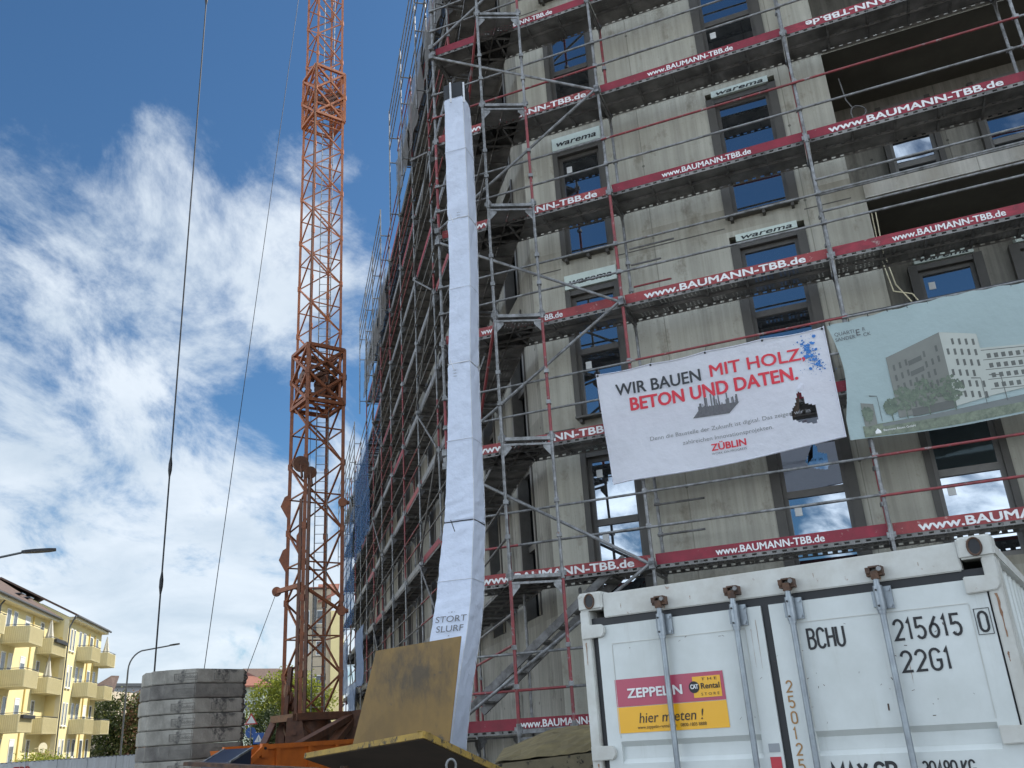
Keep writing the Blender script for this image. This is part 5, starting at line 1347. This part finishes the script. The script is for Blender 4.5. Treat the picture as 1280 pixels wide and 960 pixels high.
def skip_body(mb, o, ex, ey, L_b, L_t, W, z0, z1, mi=0):
    # trough with sloping ends, open at the top
    a = [o + ex * ((L_t - L_b) / 2) + Z * z0, o + ex * ((L_t + L_b) / 2) + Z * z0]; b = [o + Z * z1, o + ex * L_t + Z * z1]
    q = [a[0], a[1], b[1], b[0]]
    for y in (0, W - .03): mb.prism([p + ey * y for p in q], ey * .03, mi)
    for i, j in ((0, 3), (1, 2)):
        d = ex * (.03 if i else -.03); mb.prism([q[i] + ey * .031, q[j] + ey * .031, q[j] + ey * (W - .031), q[i] + ey * (W - .031)], d, mi)
    mb.prism([a[0] + ey * .03, a[1] + ey * .03, a[1] + ey * (W - .03), a[0] + ey * (W - .03)], Z * .03, mi)
sk = thing('orange_skip', 'bright orange steel skip with sloping end in front of the crane base', 'skip', pol(-14, 22))
so, sx_ = pol(-16.62, 21.6), (pol(-10.2, 23.3) - pol(-16.62, 21.6)).normalized(); sy = Vector((-sx_.y, sx_.x, 0))
mb = MB(); skip_body(mb, so + sx_ * .0, sx_, sy, 2.2, 3.3, 1.7, .15, 1.74); mb.build('body', ['orange'], sk)
mb = MB()
mb.beam(so + sx_ * .32 - sy * .03 + Z * 1.76, so + sx_ * 3.35 - sy * .03 + Z * 1.76, .10, .10); mb.beam(so + sx_ * .32 + sy * 1.7 + Z * 1.76, so + sx_ * 3.35 + sy * 1.7 + Z * 1.76, .10, .10)
mb.build('rim', ['orange'], sk)
mb = MB()
for f in (.62, 1.45, 2.2): mb.obox(so + sx_ * f - sy * .075 + Z * .3, sx_ * .10, sy * .07, Z * 1.42)
mb.beam(so + sx_ * .28 - sy * .05 + Z * 1.72, so + sx_ * -.05 - sy * .05 + Z * 1.45, .08, .12); mb.build('stiffener', ['orange'], sk)
mb = MB(); mb.obox(so + sx_ * .24 - sy * .10 + Z * 1.55, sx_ * .15, sy * .1, Z * .28); mb.disc(so + sx_ * .315 - sy * .10 + Z * 1.73, sy, .03, .04, 12, 1); mb.build('lifting_lug', ['orange', 'black'], sk)
nv = thing('navy_skip', 'dark navy skip with pale metal rim next to the orange one', 'skip', pol(-17, 21))
no = pol(-17.75, 20.3); nx_ = sx_
mb = MB(); P = [no + Z * 1.52, no + nx_ * .62 + Z * 1.76 + sy * .2, no + nx_ * .62 + sy * .2 + Z * .1, no + Z * .1]; mb.prism(P, sy * 1.1, 0); mb.build('body', ['navy'], nv)
for q in (-.03, 1.1):
    mb = MB(); mb.beam(P[0] + sy * q, P[1] + sy * q, .05, .035); mb.build('rim', ['galv'], nv)
rs = thing('rusty_skip', 'dark rusty steel trough edge low in front of the ballast stack', 'skip', pol(-15, 9.6))
ro_, rx = pol(-20.0, 9.9), (pol(-11.6, 8.9) - pol(-20.0, 9.9)).normalized(); ry = Vector((-rx.y, rx.x, 0))
mb = MB(); skip_body(mb, ro_, rx, ry, 1.1, 1.48, .9, .1, 1.50); mb.build('body', ['rust'], rs)
zr0, zr1 = 1.78 - .0106 * 9.6, 1.78 - .0247 * 9.0
mb = MB(); mb.beam(ro_ + Z * 1.665, ro_ + rx * 1.48 + Z * 1.545, .10, .035); mb.build('rim', ['rust'], rs)
tk_ = thing('tarped_skip', 'pocked yellow steel skip under a mustard tarpaulin beside the container', 'skip', pol(.5, 8.2))
a, b, c, d = pol(-2.49, 7.6, 1.535), pol(4.3, 7.9, 1.575), pol(4.3, 9.5, 1.66), pol(-1.9, 9.4, 1.60)
mb = MB(); low = [Vector((p.x, p.y, .1)) for p in (a, b, c, d)]; mb.hull8(low + [a, b, c, d]); mb.build('body', ['pocked'], tk_)
mb = MB(); n = 14; V = [[None] * (n + 1) for _ in range(n + 1)]; rr = random.Random(4)
for i in range(n + 1):
    for j in range(n + 1):
        u_, v_ = i / n, j / n; p = a.lerp(b, u_).lerp(d.lerp(c, u_), v_)
        V[i][j] = p + Z * (.016 + .12 * min(1, 2.2 * min(u_, 1)) * math.sin(math.pi * min(v_ * .9, .5)) + rr.uniform(-.008, .008) * (0 < i < n))
for i in range(n):
    for j in range(n): mb.face([V[i][j], V[i + 1][j], V[i + 1][j + 1], V[i][j + 1]], 0)
mb.build('tarpaulin', ['tarp'], tk_)

# ------------------------------------------------------------------ yellow apartment house
yb = thing('apartment_house', 'sunlit yellow apartment house with beige balconies and brown tiled roof', 'apartment house', YP(0, -5, 0))
EZ = 11.5
def ybox(mb, u, v, z, du, dv, dz, mi=0): mb.obox(YP(u, v, z), u2 * du, v2 * dv, Z * dz, mi)
mb = MB(); ybox(mb, 0, -10, 0, 10.2, 10, EZ); ybox(mb, -34, -10, 0, 33.998, 9, EZ)
mb.face([YP(0, 0, EZ), YP(0, -5, EZ + 2.6), YP(0, -10, EZ)]); mb.face([YP(10.2, 0, EZ), YP(10.2, -10, EZ), YP(10.2, -5, EZ + 2.6)])
mb.build('wall', ['plaster'], yb)
def roof(u0, u1, v1, lift):
    mb = MB(); vm = -5
    e1, e2, rd = EZ + .02 + lift, EZ + .02 + lift, EZ + 2.7 + lift
    for a, b in (((v1, e1 - .2), (vm, rd)), ((-10.5, e2 - .2), (vm, rd))):
        P = [YP(u0, a[0], a[1]), YP(u1, a[0], a[1]), YP(u1, b[0], b[1]), YP(u0, b[0], b[1])]; mb.prism(P, Z * .14, 0)
    rf = mb.build('roof', ['roof'], yb)
    g_ = MB(); g_.tube(YP(u0, v1 + .06, e1 - .20), YP(u1, v1 + .06, e1 - .20), .08, 8); g_.build('gutter', ['pole'], rf)
    s_ = MB(); s_.obox(YP(u0 + .3, v1 - .55, EZ - .42 + lift), u2 * (u1 - u0 - .6), v2 * .5, Z * .22); s_.build('eave_board', ['cream'], rf)
    return rf
rf = roof(-.25, 10.6, .55, .25); rf2 = roof(-34, -.3, -.45, 0)
for u_, v_, zt_ in ((-12.3, -4.4, 14.6), (-20.2, -4.0, 14.9)):
    mb = MB(); ybox(mb, u_, v_, EZ + .8, .8, .6, zt_ - EZ - .8); ybox(mb, u_ - .05, v_ - .05, zt_ - .002, .9, .7, .1); mb.build('chimney', ['redroof'], rf2)
mb = MB(); ybox(mb, -5.2, -1.9, EZ + .75, .8, .6, .06); ybox(mb, -7, -1.9, EZ + .75, .8, .6, .06); mb.build('skylight', ['window_far'], rf2)
ROWS = [3.45, 6.05, 8.65]
def balcony(u0, u1, vw, dp, z, plant=False):
    mb = MB(); ybox(mb, u0, vw + .002, z, u1 - u0, dp, .14, 0)
    ybox(mb, u0, vw + dp - .05, z + .10, u1 - u0, .05, .92, 0); ybox(mb, u0, vw + .003, z + .10, .05, dp - .05, .92, 0); ybox(mb, u1 - .05, vw + .003, z + .1, .05, dp - .05, .92, 0)
    for k in range(int(dp / .12)): ybox(mb, u0 - .025, vw + .05 + k * .12, z + .02, .024, .035, .98, 1)
    for k in range(int((u1 - u0) / .16)): ybox(mb, u0 + .03 + k * .16, vw + dp + .001, z + .02, .05, .022, .98, 1)
    b = mb.build('balcony', ['balcony', 'rib'], yb)
    mb = MB(); zr_ = z + 1.10
    mb.path([YP(u0 + .02, vw + .02, zr_), YP(u0 + .02, vw + dp - .02, zr_), YP(u1 - .02, vw + dp - .02, zr_), YP(u1 - .02, vw + .02, zr_)], .022, 6); mb.build('rail', ['pole'], b)
    if plant:
        mb = MB(); ybox(mb, u0 + .2, vw + dp + .022, z + .78, u1 - u0 - .4, .18, .2); mb.build('flower_box', ['black'], b)
def ywin(u0, u1, v, z0, z1, blind=0.0, name='window', side=False):
    mb = MB(); w_ = u1 - u0
    P = (lambda a, b, c: YP(a, b, c))
    mb.obox(P(u0, v - .02, z0), u2 * w_, v2 * .055, Z * .07); mb.obox(P(u0, v - .02, z1 - .07), u2 * w_, v2 * .055, Z * .07)
    for q in (u0, u1 - .07): mb.obox(P(q, v - .02, z0 + .07), u2 * .07, v2 * .055, Z * (z1 - z0 - .14))
    if w_ > 1.0: mb.obox(P((u0 + u1) / 2 - .04, v - .02, z0 + .07), u2 * .08, v2 * .05, Z * (z1 - z0 - .14))
    mb.obox(P(u0 - .05, v + .0, z0 - .05), u2 * (w_ + .1), v2 * .12, Z * .045)
    w = mb.build(name, ['white'], yb)
    mb = MB(); a, b = u0 + .07, u1 - .07; zb = z1 - .07 - (z1 - z0 - .14) * blind
    mb.face([P(a, v + .012, z0 + .07), P(b, v + .012, z0 + .07), P(b, v + .012, zb), P(a, v + .012, zb)], 0)
    if blind: mb.face([P(a, v + .016, zb), P(b, v + .016, zb), P(b, v + .016, z1 - .07), P(a, v + .016, z1 - .07)], 1)
    mb.build('pane', ['window_far', 'blind'], w)
for i, z in enumerate(ROWS):
    balcony(2.85, 5.6, 0, 1.1, z); balcony(8.05, 10.9, 0, 1.1, z)
    balcony(-10.65, -7.9, -1, 1.6, z, i == 0); balcony(-3.5, -.03, -1, 1.0, z, i == 2)
    balcony(-18.0, -15.2, -1, 1.6, z)
for i, z in enumerate([.95] + ROWS):
    ywin(.75, 1.25, 0, z + .55, z + 2.15, .0 if i % 2 else .3); ywin(1.55, 2.05, 0, z + .55, z + 2.15)
    ywin(3.1, 3.8, 0, z + .12, z + 2.2, 0); ywin(4.3, 5.2, 0, z + .9, z + 2.2, .4 if i == 2 else 0)
    ywin(6.4, 7.4, 0, z + .5, z + 2.15, .5 if i == 1 else 0); ywin(8.4, 9.2, 0, z + .12, z + 2.2)
    ywin(-10.3, -9.5, -1, z + .12, z + 2.2); ywin(-9.0, -8.2, -1, z + .9, z + 2.2, .7 if i == 2 else 0)
    ywin(-6.6, -5.6, -1, z + .6, z + 2.2, .25); ywin(-3.2, -2.4, -1, z + .12, z + 2.2); ywin(-13.6, -12.1, -1, z + .6, z + 2.2, .6 if i == 3 else .1); ywin(-17.6, -16.6, -1, z + .12, z + 2.2)
    mb = MB(); ybox(mb, -7.75, -.998, z - .3, 2.9, .25, 2.4); 
    if False: mb.build('bay', ['plaster'], yb)
for u_ in (-5.0, 6.1, 7.9):
    mb = MB(); ybox(mb, u_, -.0 if u_ > 0 else -1, .1, .12, .09, EZ - .6); mb.build('pilaster', ['plaster2'], yb)
mb = MB(); mb.path([YP(-.12, .45, EZ + .1), YP(-.1, .2, EZ - .5), YP(-.12, .12, EZ - .7), YP(-.12, .12, .1)], .055, 8); mb.build('downpipe', ['pole'], yb)
mb = MB(); mb.path([YP(-12.0, -.5, EZ - .2), YP(-12.0, -.85, EZ - .7), YP(-12, -.9, .1)], .055, 8); mb.build('downpipe', ['pole'], yb)
mb = MB(); mb.disc(YP(-.03, -1.0 + .55, 9.95), u2, .16, .05, 14); mb.build('vent', ['plaster2'], yb)
mb = MB(); mb.obox(YP(-.02, -.32, 0), u2 * .018, v2 * .33, Z * (EZ - .1)); mb.obox(YP(-.02, -.32, 0), u2 * .3, v2 * .33, Z * .1) if False else None; mb.build('corner_strip', ['cream'], yb)
mb = MB(); c = YP(-3.0, .05, 2.55)
mb.disc(c, v2 * .8 - u2 * .6, .34, .04, 16); mb.tube(c, c - v2 * .5, .03, 6); mb.path([c, c + v2 * .4 - Z * .2, c + v2 * .45], .02, 5); tag(mb.build('satellite_dish', ['cream']), 'cream satellite dish beneath the lowest inner balcony of the yellow house', 'satellite dish')
def parasol(p, h, label):
    t = thing('closed_parasol', label, 'parasol', p, 'closed parasols on the balconies')
    mb = MB(); mb.tube(p, p + Z * h, .03, 8); mb.build('pole', ['white'], t)
    mb = MB(); n = 12
    prof = [(h * .98, .03), (h * .8, .10), (h * .6, .17), (h * .42, .25), (h * .36, .22)]
    for (z0, r0), (z1, r1) in zip(prof, prof[1:]):
        for k in range(n):
            f = lambda q, r: r * (1.15 if q % 2 else .8)
            a0, a1 = 6.283 * k / n, 6.283 * (k + 1) / n
            mb.face([p + Vector((f(k, r1) * math.cos(a0), f(k, r1) * math.sin(a0), z1)), p + Vector((f(k + 1, r1) * math.cos(a1), f(k + 1, r1) * math.sin(a1), z1)), p + Vector((f(k + 1, r0) * math.cos(a1), f(k + 1, r0) * math.sin(a1), z0)), p + Vector((f(k, r0) * math.cos(a0), f(k, r0) * math.sin(a0), z0))])
    mb.build('canopy', ['parasol'], t)
parasol(YP(-2.2, -.6, 8.8), 2.5, 'slim closed white parasol on the top inner balcony of the yellow house')
parasol(YP(-2.2, -.45, 6.2), 2.5, 'wide closed cream parasol on the middle inner balcony of the yellow house')
parasol(YP(9.6, .6, 8.8), 2.3, 'small closed parasol on the top far balcony against the sky')

# ------------------------------------------------------------------ street lamps, fence, signs
def lamp(base, h, arm, label, az_dir, curved):
    t = thing('street_lamp', label, 'street lamp', base); d = Vector((math.cos(R(az_dir)), math.sin(R(az_dir)), 0))
    mb = MB(); mb.tube(base, base + Z * 1.2, .085, 12); 
    if curved:
        mb.tube(base + Z * 1.2, base + Z * (h - 1.4), .06, 10, 0, .05)
        pts = [base + Z * (h - 1.4)] + [base + d * (1.0 * (1 - math.cos(a))) + Z * (h - 1.4 + 1.15 * math.sin(a)) for a in [R(q) for q in range(12, 73, 12)]]
        end = pts[-1]; pts.append(end + d * (arm - 1.0) + Z * .24); mb.path(pts, .045, 10)
        tip_, dd = pts[-1], (d + Z * .12).normalized()
    else:
        mb.tube(base + Z * 1.2, base + Z * h, .06, 10, 0, .045); tip_ = base + d * arm + Z * (h + .55); mb.tube(base + Z * h, tip_, .035, 10); dd = (d + Z * .08).normalized()
    mb.build('pole', ['pole'], t)
    mb = MB(); sd = dd.cross(Z).normalized(); un = sd.cross(dd)
    L_h = .95 if not curved else .6; pr = [(0, .05), (.12, .11), (.4, .16), (.75, .14), (.95, .05)]
    pr = [(x * L_h / .95, w_) for x, w_ in pr]
    top_ = [tip_ + dd * x + sd * w_ + un * .06 for x, w_ in pr] + [tip_ + dd * x - sd * w_ + un * .06 for x, w_ in reversed(pr)]
    mb.prism(top_, -un * .08); mb.build('lamp_head', ['steel_dark'], t)
lamp(pol(-33.6, 31.5), 7.2, 2.2, 'street lamp with a flat dark head on a slanting arm at the left picture edge', 20, False)
lamp(pol(-23.5, 61.5), 8.0, 2.6, 'curved grey street lamp between the yellow house and the ballast stack', 14, True)
fa, fb = pol(-31.2, 34.0), pol(-22.3, 36.5)
NP = 6; names = ['first', 'second', 'third', 'fourth', 'fifth', 'sixth']
for k in range(NP):
    p, q = fa.lerp(fb, k / NP), fa.lerp(fb, (k + .985) / NP); d = (q - p).normalized(); nn = Vector((d.y, -d.x, 0))
    t = thing('site_fence_panel', '%s sheeted site fence panel from the left below the yellow house' % names[k], 'fence panel', p, 'sheeted site fence panels')
    mb = MB(); mb.tube(p, p + Z * 1.78, .021, 8); mb.tube(q, q + Z * 1.78, .021, 8); mb.tube(p + Z * 1.76, q + Z * 1.76, .018, 8); mb.tube(p + Z * .15, q + Z * .15, .018, 8); mb.build('frame', ['galv'], t)
    mb = MB(); n = 22; rq = random.Random(k); off = [rq.uniform(-.03, .03) for _ in range(n + 1)]
    for i in range(n):
        for j in range(5):
            f = lambda i_, j_: p.lerp(q, i_ / n) + nn * (.03 + off[i_] * (1 - .15 * j_)) + Z * (.2 + 1.56 * j_ / 5 + (.02 * math.sin(i_ * 1.9) if j_ == 5 else 0))
            mb.face([f(i, j), f(i + 1, j), f(i + 1, j + 1), f(i, j + 1)], 0, None, True)
    mb.build('sheeting', ['sheet'], t)
    mb = MB(); mb.obox(p - d * .3 - nn * .12, d * .6, nn * .24, Z * .14); mb.build('foot', ['kerb'], t)
    if k == 1:
        mb = MB(); mb.text('TBB', .22, p + d * .6 + nn * .085 + Z * 1.42, d, Z, 0, 1, 0, .03); mb.build('lettering', ['sign_red'], t)
    if k == 5:
        mb = MB(); mb.text('Bau', .18, p + d * 1.7 + nn * .085 + Z * 1.2, d, Z, 0, 1, 0, .03); mb.build('lettering', ['ink'], t)
def sign(az, d_, z, kind, label, r_=.3):
    p = pol(az, d_); t = thing('traffic_sign', label, 'traffic sign', p); fo_ = -Vector((math.sin(R(az)), math.cos(R(az)), 0)); sx2 = Vector((-fo_.y, fo_.x, 0))
    mb = MB(); mb.tube(p, p + Z * (z + .3), .03, 8); mb.build('post', ['galv'], t)
    c = p + Z * z + fo_ * .05; mb = MB()
    if kind == 'square':
        mb.obox(c - sx2 * r_ - Z * r_, sx2 * 2 * r_, fo_ * .02, Z * 2 * r_, 0); mb.prism([c + fo_ * .022 - sx2 * r_ * .75 - Z * r_ * .65, c + fo_ * .022 + sx2 * r_ * .75 - Z * r_ * .65, c + fo_ * .022 + Z * r_ * .75], fo_ * .004, 1)
        mb.beam(c + fo_ * .03 - Z * r_ * .45, c + fo_ * .03 + Z * r_ * .2, .07, .006, 2)
    elif kind == 'round':
        mb.disc(c, fo_, r_, .02, 20, 0); mb.beam(c + fo_ * .016 - sx2 * r_ * .5 + Z * r_ * .3, c + fo_ * .016 + sx2 * r_ * .4 - Z * r_ * .4, .08, .008, 1)
    else:
        mb.prism([c - sx2 * r_ - Z * r_ * .7, c + sx2 * r_ - Z * r_ * .7, c + Z * r_ * 1.0], fo_ * .02, 2); mb.prism([c + fo_ * .022 - sx2 * r_ * .7 - Z * r_ * .52, c + fo_ * .022 + sx2 * r_ * .7 - Z * r_ * .52, c + fo_ * .022 + Z * r_ * .66], fo_ * .004, 1)
    mb.build('sign_face', ['blue_sign', 'white', 'ink' if kind == 'square' else 'sign_red'], t)
sign(-16.17, 50, 2.15, 'square', 'square blue crossing sign low between house and orange skip', .26)
sign(-16.62, 50, 2.45, 'round', 'round blue sign under the red triangle by the pale green house', .26)
sign(-16.62, 49.9, 3.05, 'tri', 'white triangular sign with red border above the round blue one', .32)
# dark notice banner at the site office behind the crane
mb = MB(); p, q = pol(-11.55, 38), pol(-10.2, 38.5); mb.prism([p + Z * .9, q + Z * .9, q + Z * 2.3, p + Z * 2.3], Vector((.02, .05, 0)), 0)
d = (q - p).normalized(); mb.text('kerem', .34, p + Z * 1.62 - Vector((0, .006, 0)) + d * .3, d, Z, 1, .9, .1, .01)
tag(mb.build('notice_banner', ['black', 'white_letter']), 'dark notice banner with white handwriting behind the crane struts', 'banner')

# ------------------------------------------------------------------ houses in the distance
hs = thing('pale_green_house', 'pale green house with red tiled roof right of the ballast stack', 'house', pol(-17, 70))
ha, hb = pol(-18.6, 70), pol(-15.75, 72); he = (hb - ha).normalized(); hd = Vector((-he.y, he.x, 0)); hl = (hb - ha).length
mb = MB(); mb.obox(ha, he * hl, hd * 8, Z * 5.9); mb.build('wall', ['greenwall'], hs)
mb = MB(); mb.prism([ha - he * .2 - hd * .4 + Z * 5.82, hb + he * .2 - hd * .4 + Z * 5.82, hb - he * .45 + hd * 3.2 + Z * 7.25, ha - he * .2 + hd * 3.2 + Z * 7.25], Z * .12); mb.build('roof', ['redroof'], hs)
for x, z in ((2.15, 4.2), (2.75, 4.2), (2.1, 2.6), (2.75, 2.6), (.8, 4.2), (.8, 2.6)):
    mb = MB(); mb.obox(ha + he * x - hd * .04 + Z * z, he * .48, hd * .06, Z * .75, 0); w = mb.build('window', ['white'], hs)
    mb = MB(); mb.obox(ha + he * (x + .05) - hd * .055 + Z * (z + .06), he * .17, hd * .02, Z * .62); mb.obox(ha + he * (x + .26) - hd * .055 + Z * (z + .06), he * .17, hd * .02, Z * .62); mb.build('pane', ['window_far'], w)
dh = thing('dark_roofed_house', 'house with a dark brown hipped roof rising behind the yellow green tree', 'house', pol(-15.3, 84))
da, db = pol(-16.05, 82), pol(-13.6, 84); de = (db - da).normalized(); dd_ = Vector((-de.y, de.x, 0))
mb = MB(); mb.obox(da, db - da, dd_ * 8, Z * 6.6); mb.build('wall', ['beige'], dh)
mb = MB(); mb.prism([da - de * .3 + Z * 6.5 - dd_ * .4, db + Z * 6.5 - dd_ * .4, db - de * .3 + dd_ * 4 + Z * 8.1, da + de * .15 + dd_ * 4 + Z * 8.1], Z * .15); mb.build('roof', ['roof'], dh)
gh = thing('gabled_town_house', 'tall beige town house with steep red gable roof seen through the crane mast', 'house', pol(-13, 75))
ga, gm, gb2 = pol(-14.25, 75), pol(-12.15, 75), pol(-11.35, 75.5)
ge = (gm - ga).normalized(); gd = Vector((-ge.y, ge.x, 0))
mb = MB(); mb.obox(ga, (gm - ga), gd * 9, Z * 13.4, 0); mb.obox(gm + ge * .002 - gd * .3, (gb2 - gm), gd * 9, Z * 11.6, 1); mb.build('wall', ['beige', 'plaster'], gh)
mb = MB(); mb.prism([pol(-12.95, 74.6, 12.2), pol(-11.75, 74.6, 12.9), pol(-11.65, 77, 14.0), pol(-12.95, 77, 14.0)], Vector((0, .1, .1))); mb.prism([ga + Z * 13.41 - gd * .3 - ge * .2, gm + Z * 13.41 - gd * .3, gm + gd * 4 + Z * 13.9, ga + gd * 4 + Z * 13.9], Z * .1); mb.build('roof', ['redroof'], gh)
for z in (3, 5.6, 8.2, 10.6):
    for x in (.5, 1.6):
        mb = MB(); mb.obox(ga + ge * x - gd * .04 + Z * z, ge * .6, gd * .06, Z * 1.1, 0); w = mb.build('window', ['white'], gh)
        mb = MB(); mb.obox(ga + ge * (x + .07) - gd * .055 + Z * (z + .07), ge * .46, gd * .02, Z * .96); mb.build('pane', ['window_far'], w)
mb = MB(); mb.tube(pol(-13.1, 74.5, 9.5), pol(-13.1, 74.5, 12.8), .12, 8); mb.build('downpipe', ['pole'], gh)
fb_ = thing('flat_roofed_block', 'grey flat roofed block rising above the hedge behind the yellow house', 'building', pol(-23.5, 120))
p, q = pol(-25.6, 118), pol(-20.5, 124); e_ = (q - p).normalized(); n_2 = Vector((-e_.y, e_.x, 0))
mb = MB(); mb.obox(p, q - p, n_2 * 15, Z * 9.3); mb.build('wall', ['greyroof'], fb_)
mb = MB(); mb.obox(p - e_ * .4 - n_2 * .5 + Z * 9.3, (q - p) + e_ * .8, n_2 * 16, Z * .35); mb.build('roof', ['pole'], fb_)
for k in range(3):
    mb = MB(); mb.obox(p + e_ * (2 + 3.2 * k) - n_2 * .05 + Z * 7, e_ * 1.8, n_2 * .06, Z * 1.3); mb.build('window', ['window_far'], fb_)
sh_ = thing('small_dark_roof', 'small house with dark tiled roof peeping out right of the yellow house', 'house', pol(-24.6, 108))
p, q = pol(-25.4, 106), pol(-24.2, 106); mb = MB(); mb.obox(p, q - p, Vector((0, 6, 0)), Z * 8.0); mb.build('wall', ['beige'], sh_)
mb = MB(); mb.prism([p + Z * 7.9 + Vector((-.3, -.4, 0)), q + Z * 7.9 + Vector((.3, -.4, 0)), q + Vector((-.8, 3, 9.6)), p + Vector((.8, 3, 9.6))], Z * .15); mb.build('roof', ['roof'], sh_)

# ------------------------------------------------------------------ trees and shrubs
def tree(name, base, blobs, leafm, n, ls, label, cat='tree', trunk=.14, mix2=None, group=None, seed=1):
    # blobs: (dx, dy, z, rx, rz) ellipsoids that hold leaf clumps
    rq = random.Random(seed); t = thing(name, label, cat, base, group)
    mb = MB(); tot = sum(b[3] ** 2 * b[4] for b in blobs)
    for dx, dy, z, rx, rz in blobs:
        cnt = int(n * rx ** 2 * rz / tot); ncl = max(6, cnt // 26)
        for _ in range(ncl):
            while True:
                v = Vector((rq.uniform(-1, 1), rq.uniform(-1, 1), rq.uniform(-1, 1)))
                if .25 < v.length < 1: break
            v = v.normalized() * (v.length ** .45) * rq.uniform(.75, 1.12)
            c = base + Vector((dx + v.x * rx, dy + v.y * rx, z + v.z * rz)); cr0 = rq.uniform(.5, 1.2) * ls * 3.2
            for _ in range(26):
                p = c + Vector((rq.gauss(0, 1), rq.gauss(0, 1), rq.gauss(0, .8))) * cr0 * .5
                a = Vector((rq.uniform(-1, 1), rq.uniform(-1, 1), rq.uniform(-1, 1))).normalized(); b = a.cross(Vector((rq.uniform(-1, 1), rq.uniform(-1, 1), rq.uniform(-1, 1)))).normalized()
                s = ls * rq.uniform(.6, 1.3); m_ = 1 if (mix2 and rq.random() < mix2[1]) else 0
                mb.face([p - a * s * .5, p + b * s * .33, p + a * s * .5, p - b * s * .33], m_)
    mb.build('crown', [leafm] + ([mix2[0]] if mix2 else []), t)
    mb = MB(); tz = min(b[2] for b in blobs)
    mb.tube(base, base + Z * tz, trunk, 10, 0, trunk * .7)
    for dx, dy, z, rx, rz in blobs:
        mb.tube(base + Z * tz * .85, base + Vector((dx, dy, z)), trunk * .55, 7, 0, trunk * .2)
        for _ in range(4):
            v = Vector((rq.uniform(-1, 1), rq.uniform(-1, 1), rq.uniform(-.2, 1))) * rx * .8
            mb.tube(base + Vector((dx, dy, z)) * .999, base + Vector((dx, dy, z)) + v, trunk * .22, 5, 0, trunk * .06)
    mb.build('trunk', ['bark'], t)
    return t
tb = pol(-14.2, 58)
tree('spring_tree', tb, [(-1.6, 0, 4.2, 1.1, 1.3), (-.6, .5, 4.9, 1.1, 1.2), (.5, 0, 4.6, 1.0, 1.2), (1.3, .3, 4.2, 1.0, 1.1), (-2.2, 0, 3.4, .8, .9), (.3, .2, 3.2, 1.6, .8)], 'leaf_y', 9000, .17, 'bright yellow green spring tree behind the crane foot', seed=4)
tree('dark_shrub', pol(-15.6, 55), [(0, 0, 2.6, .9, 1.2), (.8, .3, 2.0, .8, 1.0), (-.9, .2, 1.6, .6, .8)], 'leaf_d', 5000, .14, 'dark green shrub below the spring tree beside the pale green house', 'shrub', .08, seed=9)
tree('pale_shrub', pol(-13.9, 47), [(0, 0, 2.2, .8, .7), (.9, 0, 2.0, .7, .7)], 'leaf_m', 3000, .12, 'low green shrub seen between the legs of the crane mast', 'shrub', .06, seed=12)
tree('overgrown_tree', pol(-23.9, 94), [(-1.5, 0, 3.0, 1.8, 2.6), (.4, 0, 4.6, 1.8, 2.8), (.2, .2, 2.2, 2.0, 2.0), (-1.0, 0, 5.4, 1.3, 1.6)], 'leaf_m', 9000, .26, 'dense green tree right behind the yellow house', mix2=('leaf_d', .3), seed=21)
tree('copper_tree', pol(-22.75, 93), [(0, 0, 3.2, 1.4, 2.6), (.3, 0, 5.4, 1.2, 1.6), (.9, .3, 2.0, 1.3, 1.8)], 'leaf_m', 6500, .24, 'tree with coppery leaf tips just left of the ballast stack', mix2=('leaf_r', .45), seed=23)
tree('garden_shrub', YP(-8.6, 1.2, 0), [(0, 0, 1.6, 1.1, .6), (1.2, 0, 1.4, .9, .5)], 'leaf_y', 2600, .15, 'bright green garden shrub in front of the yellow house behind the fence', 'shrub', .06, seed=31)
print('objects', len(bpy.data.objects))
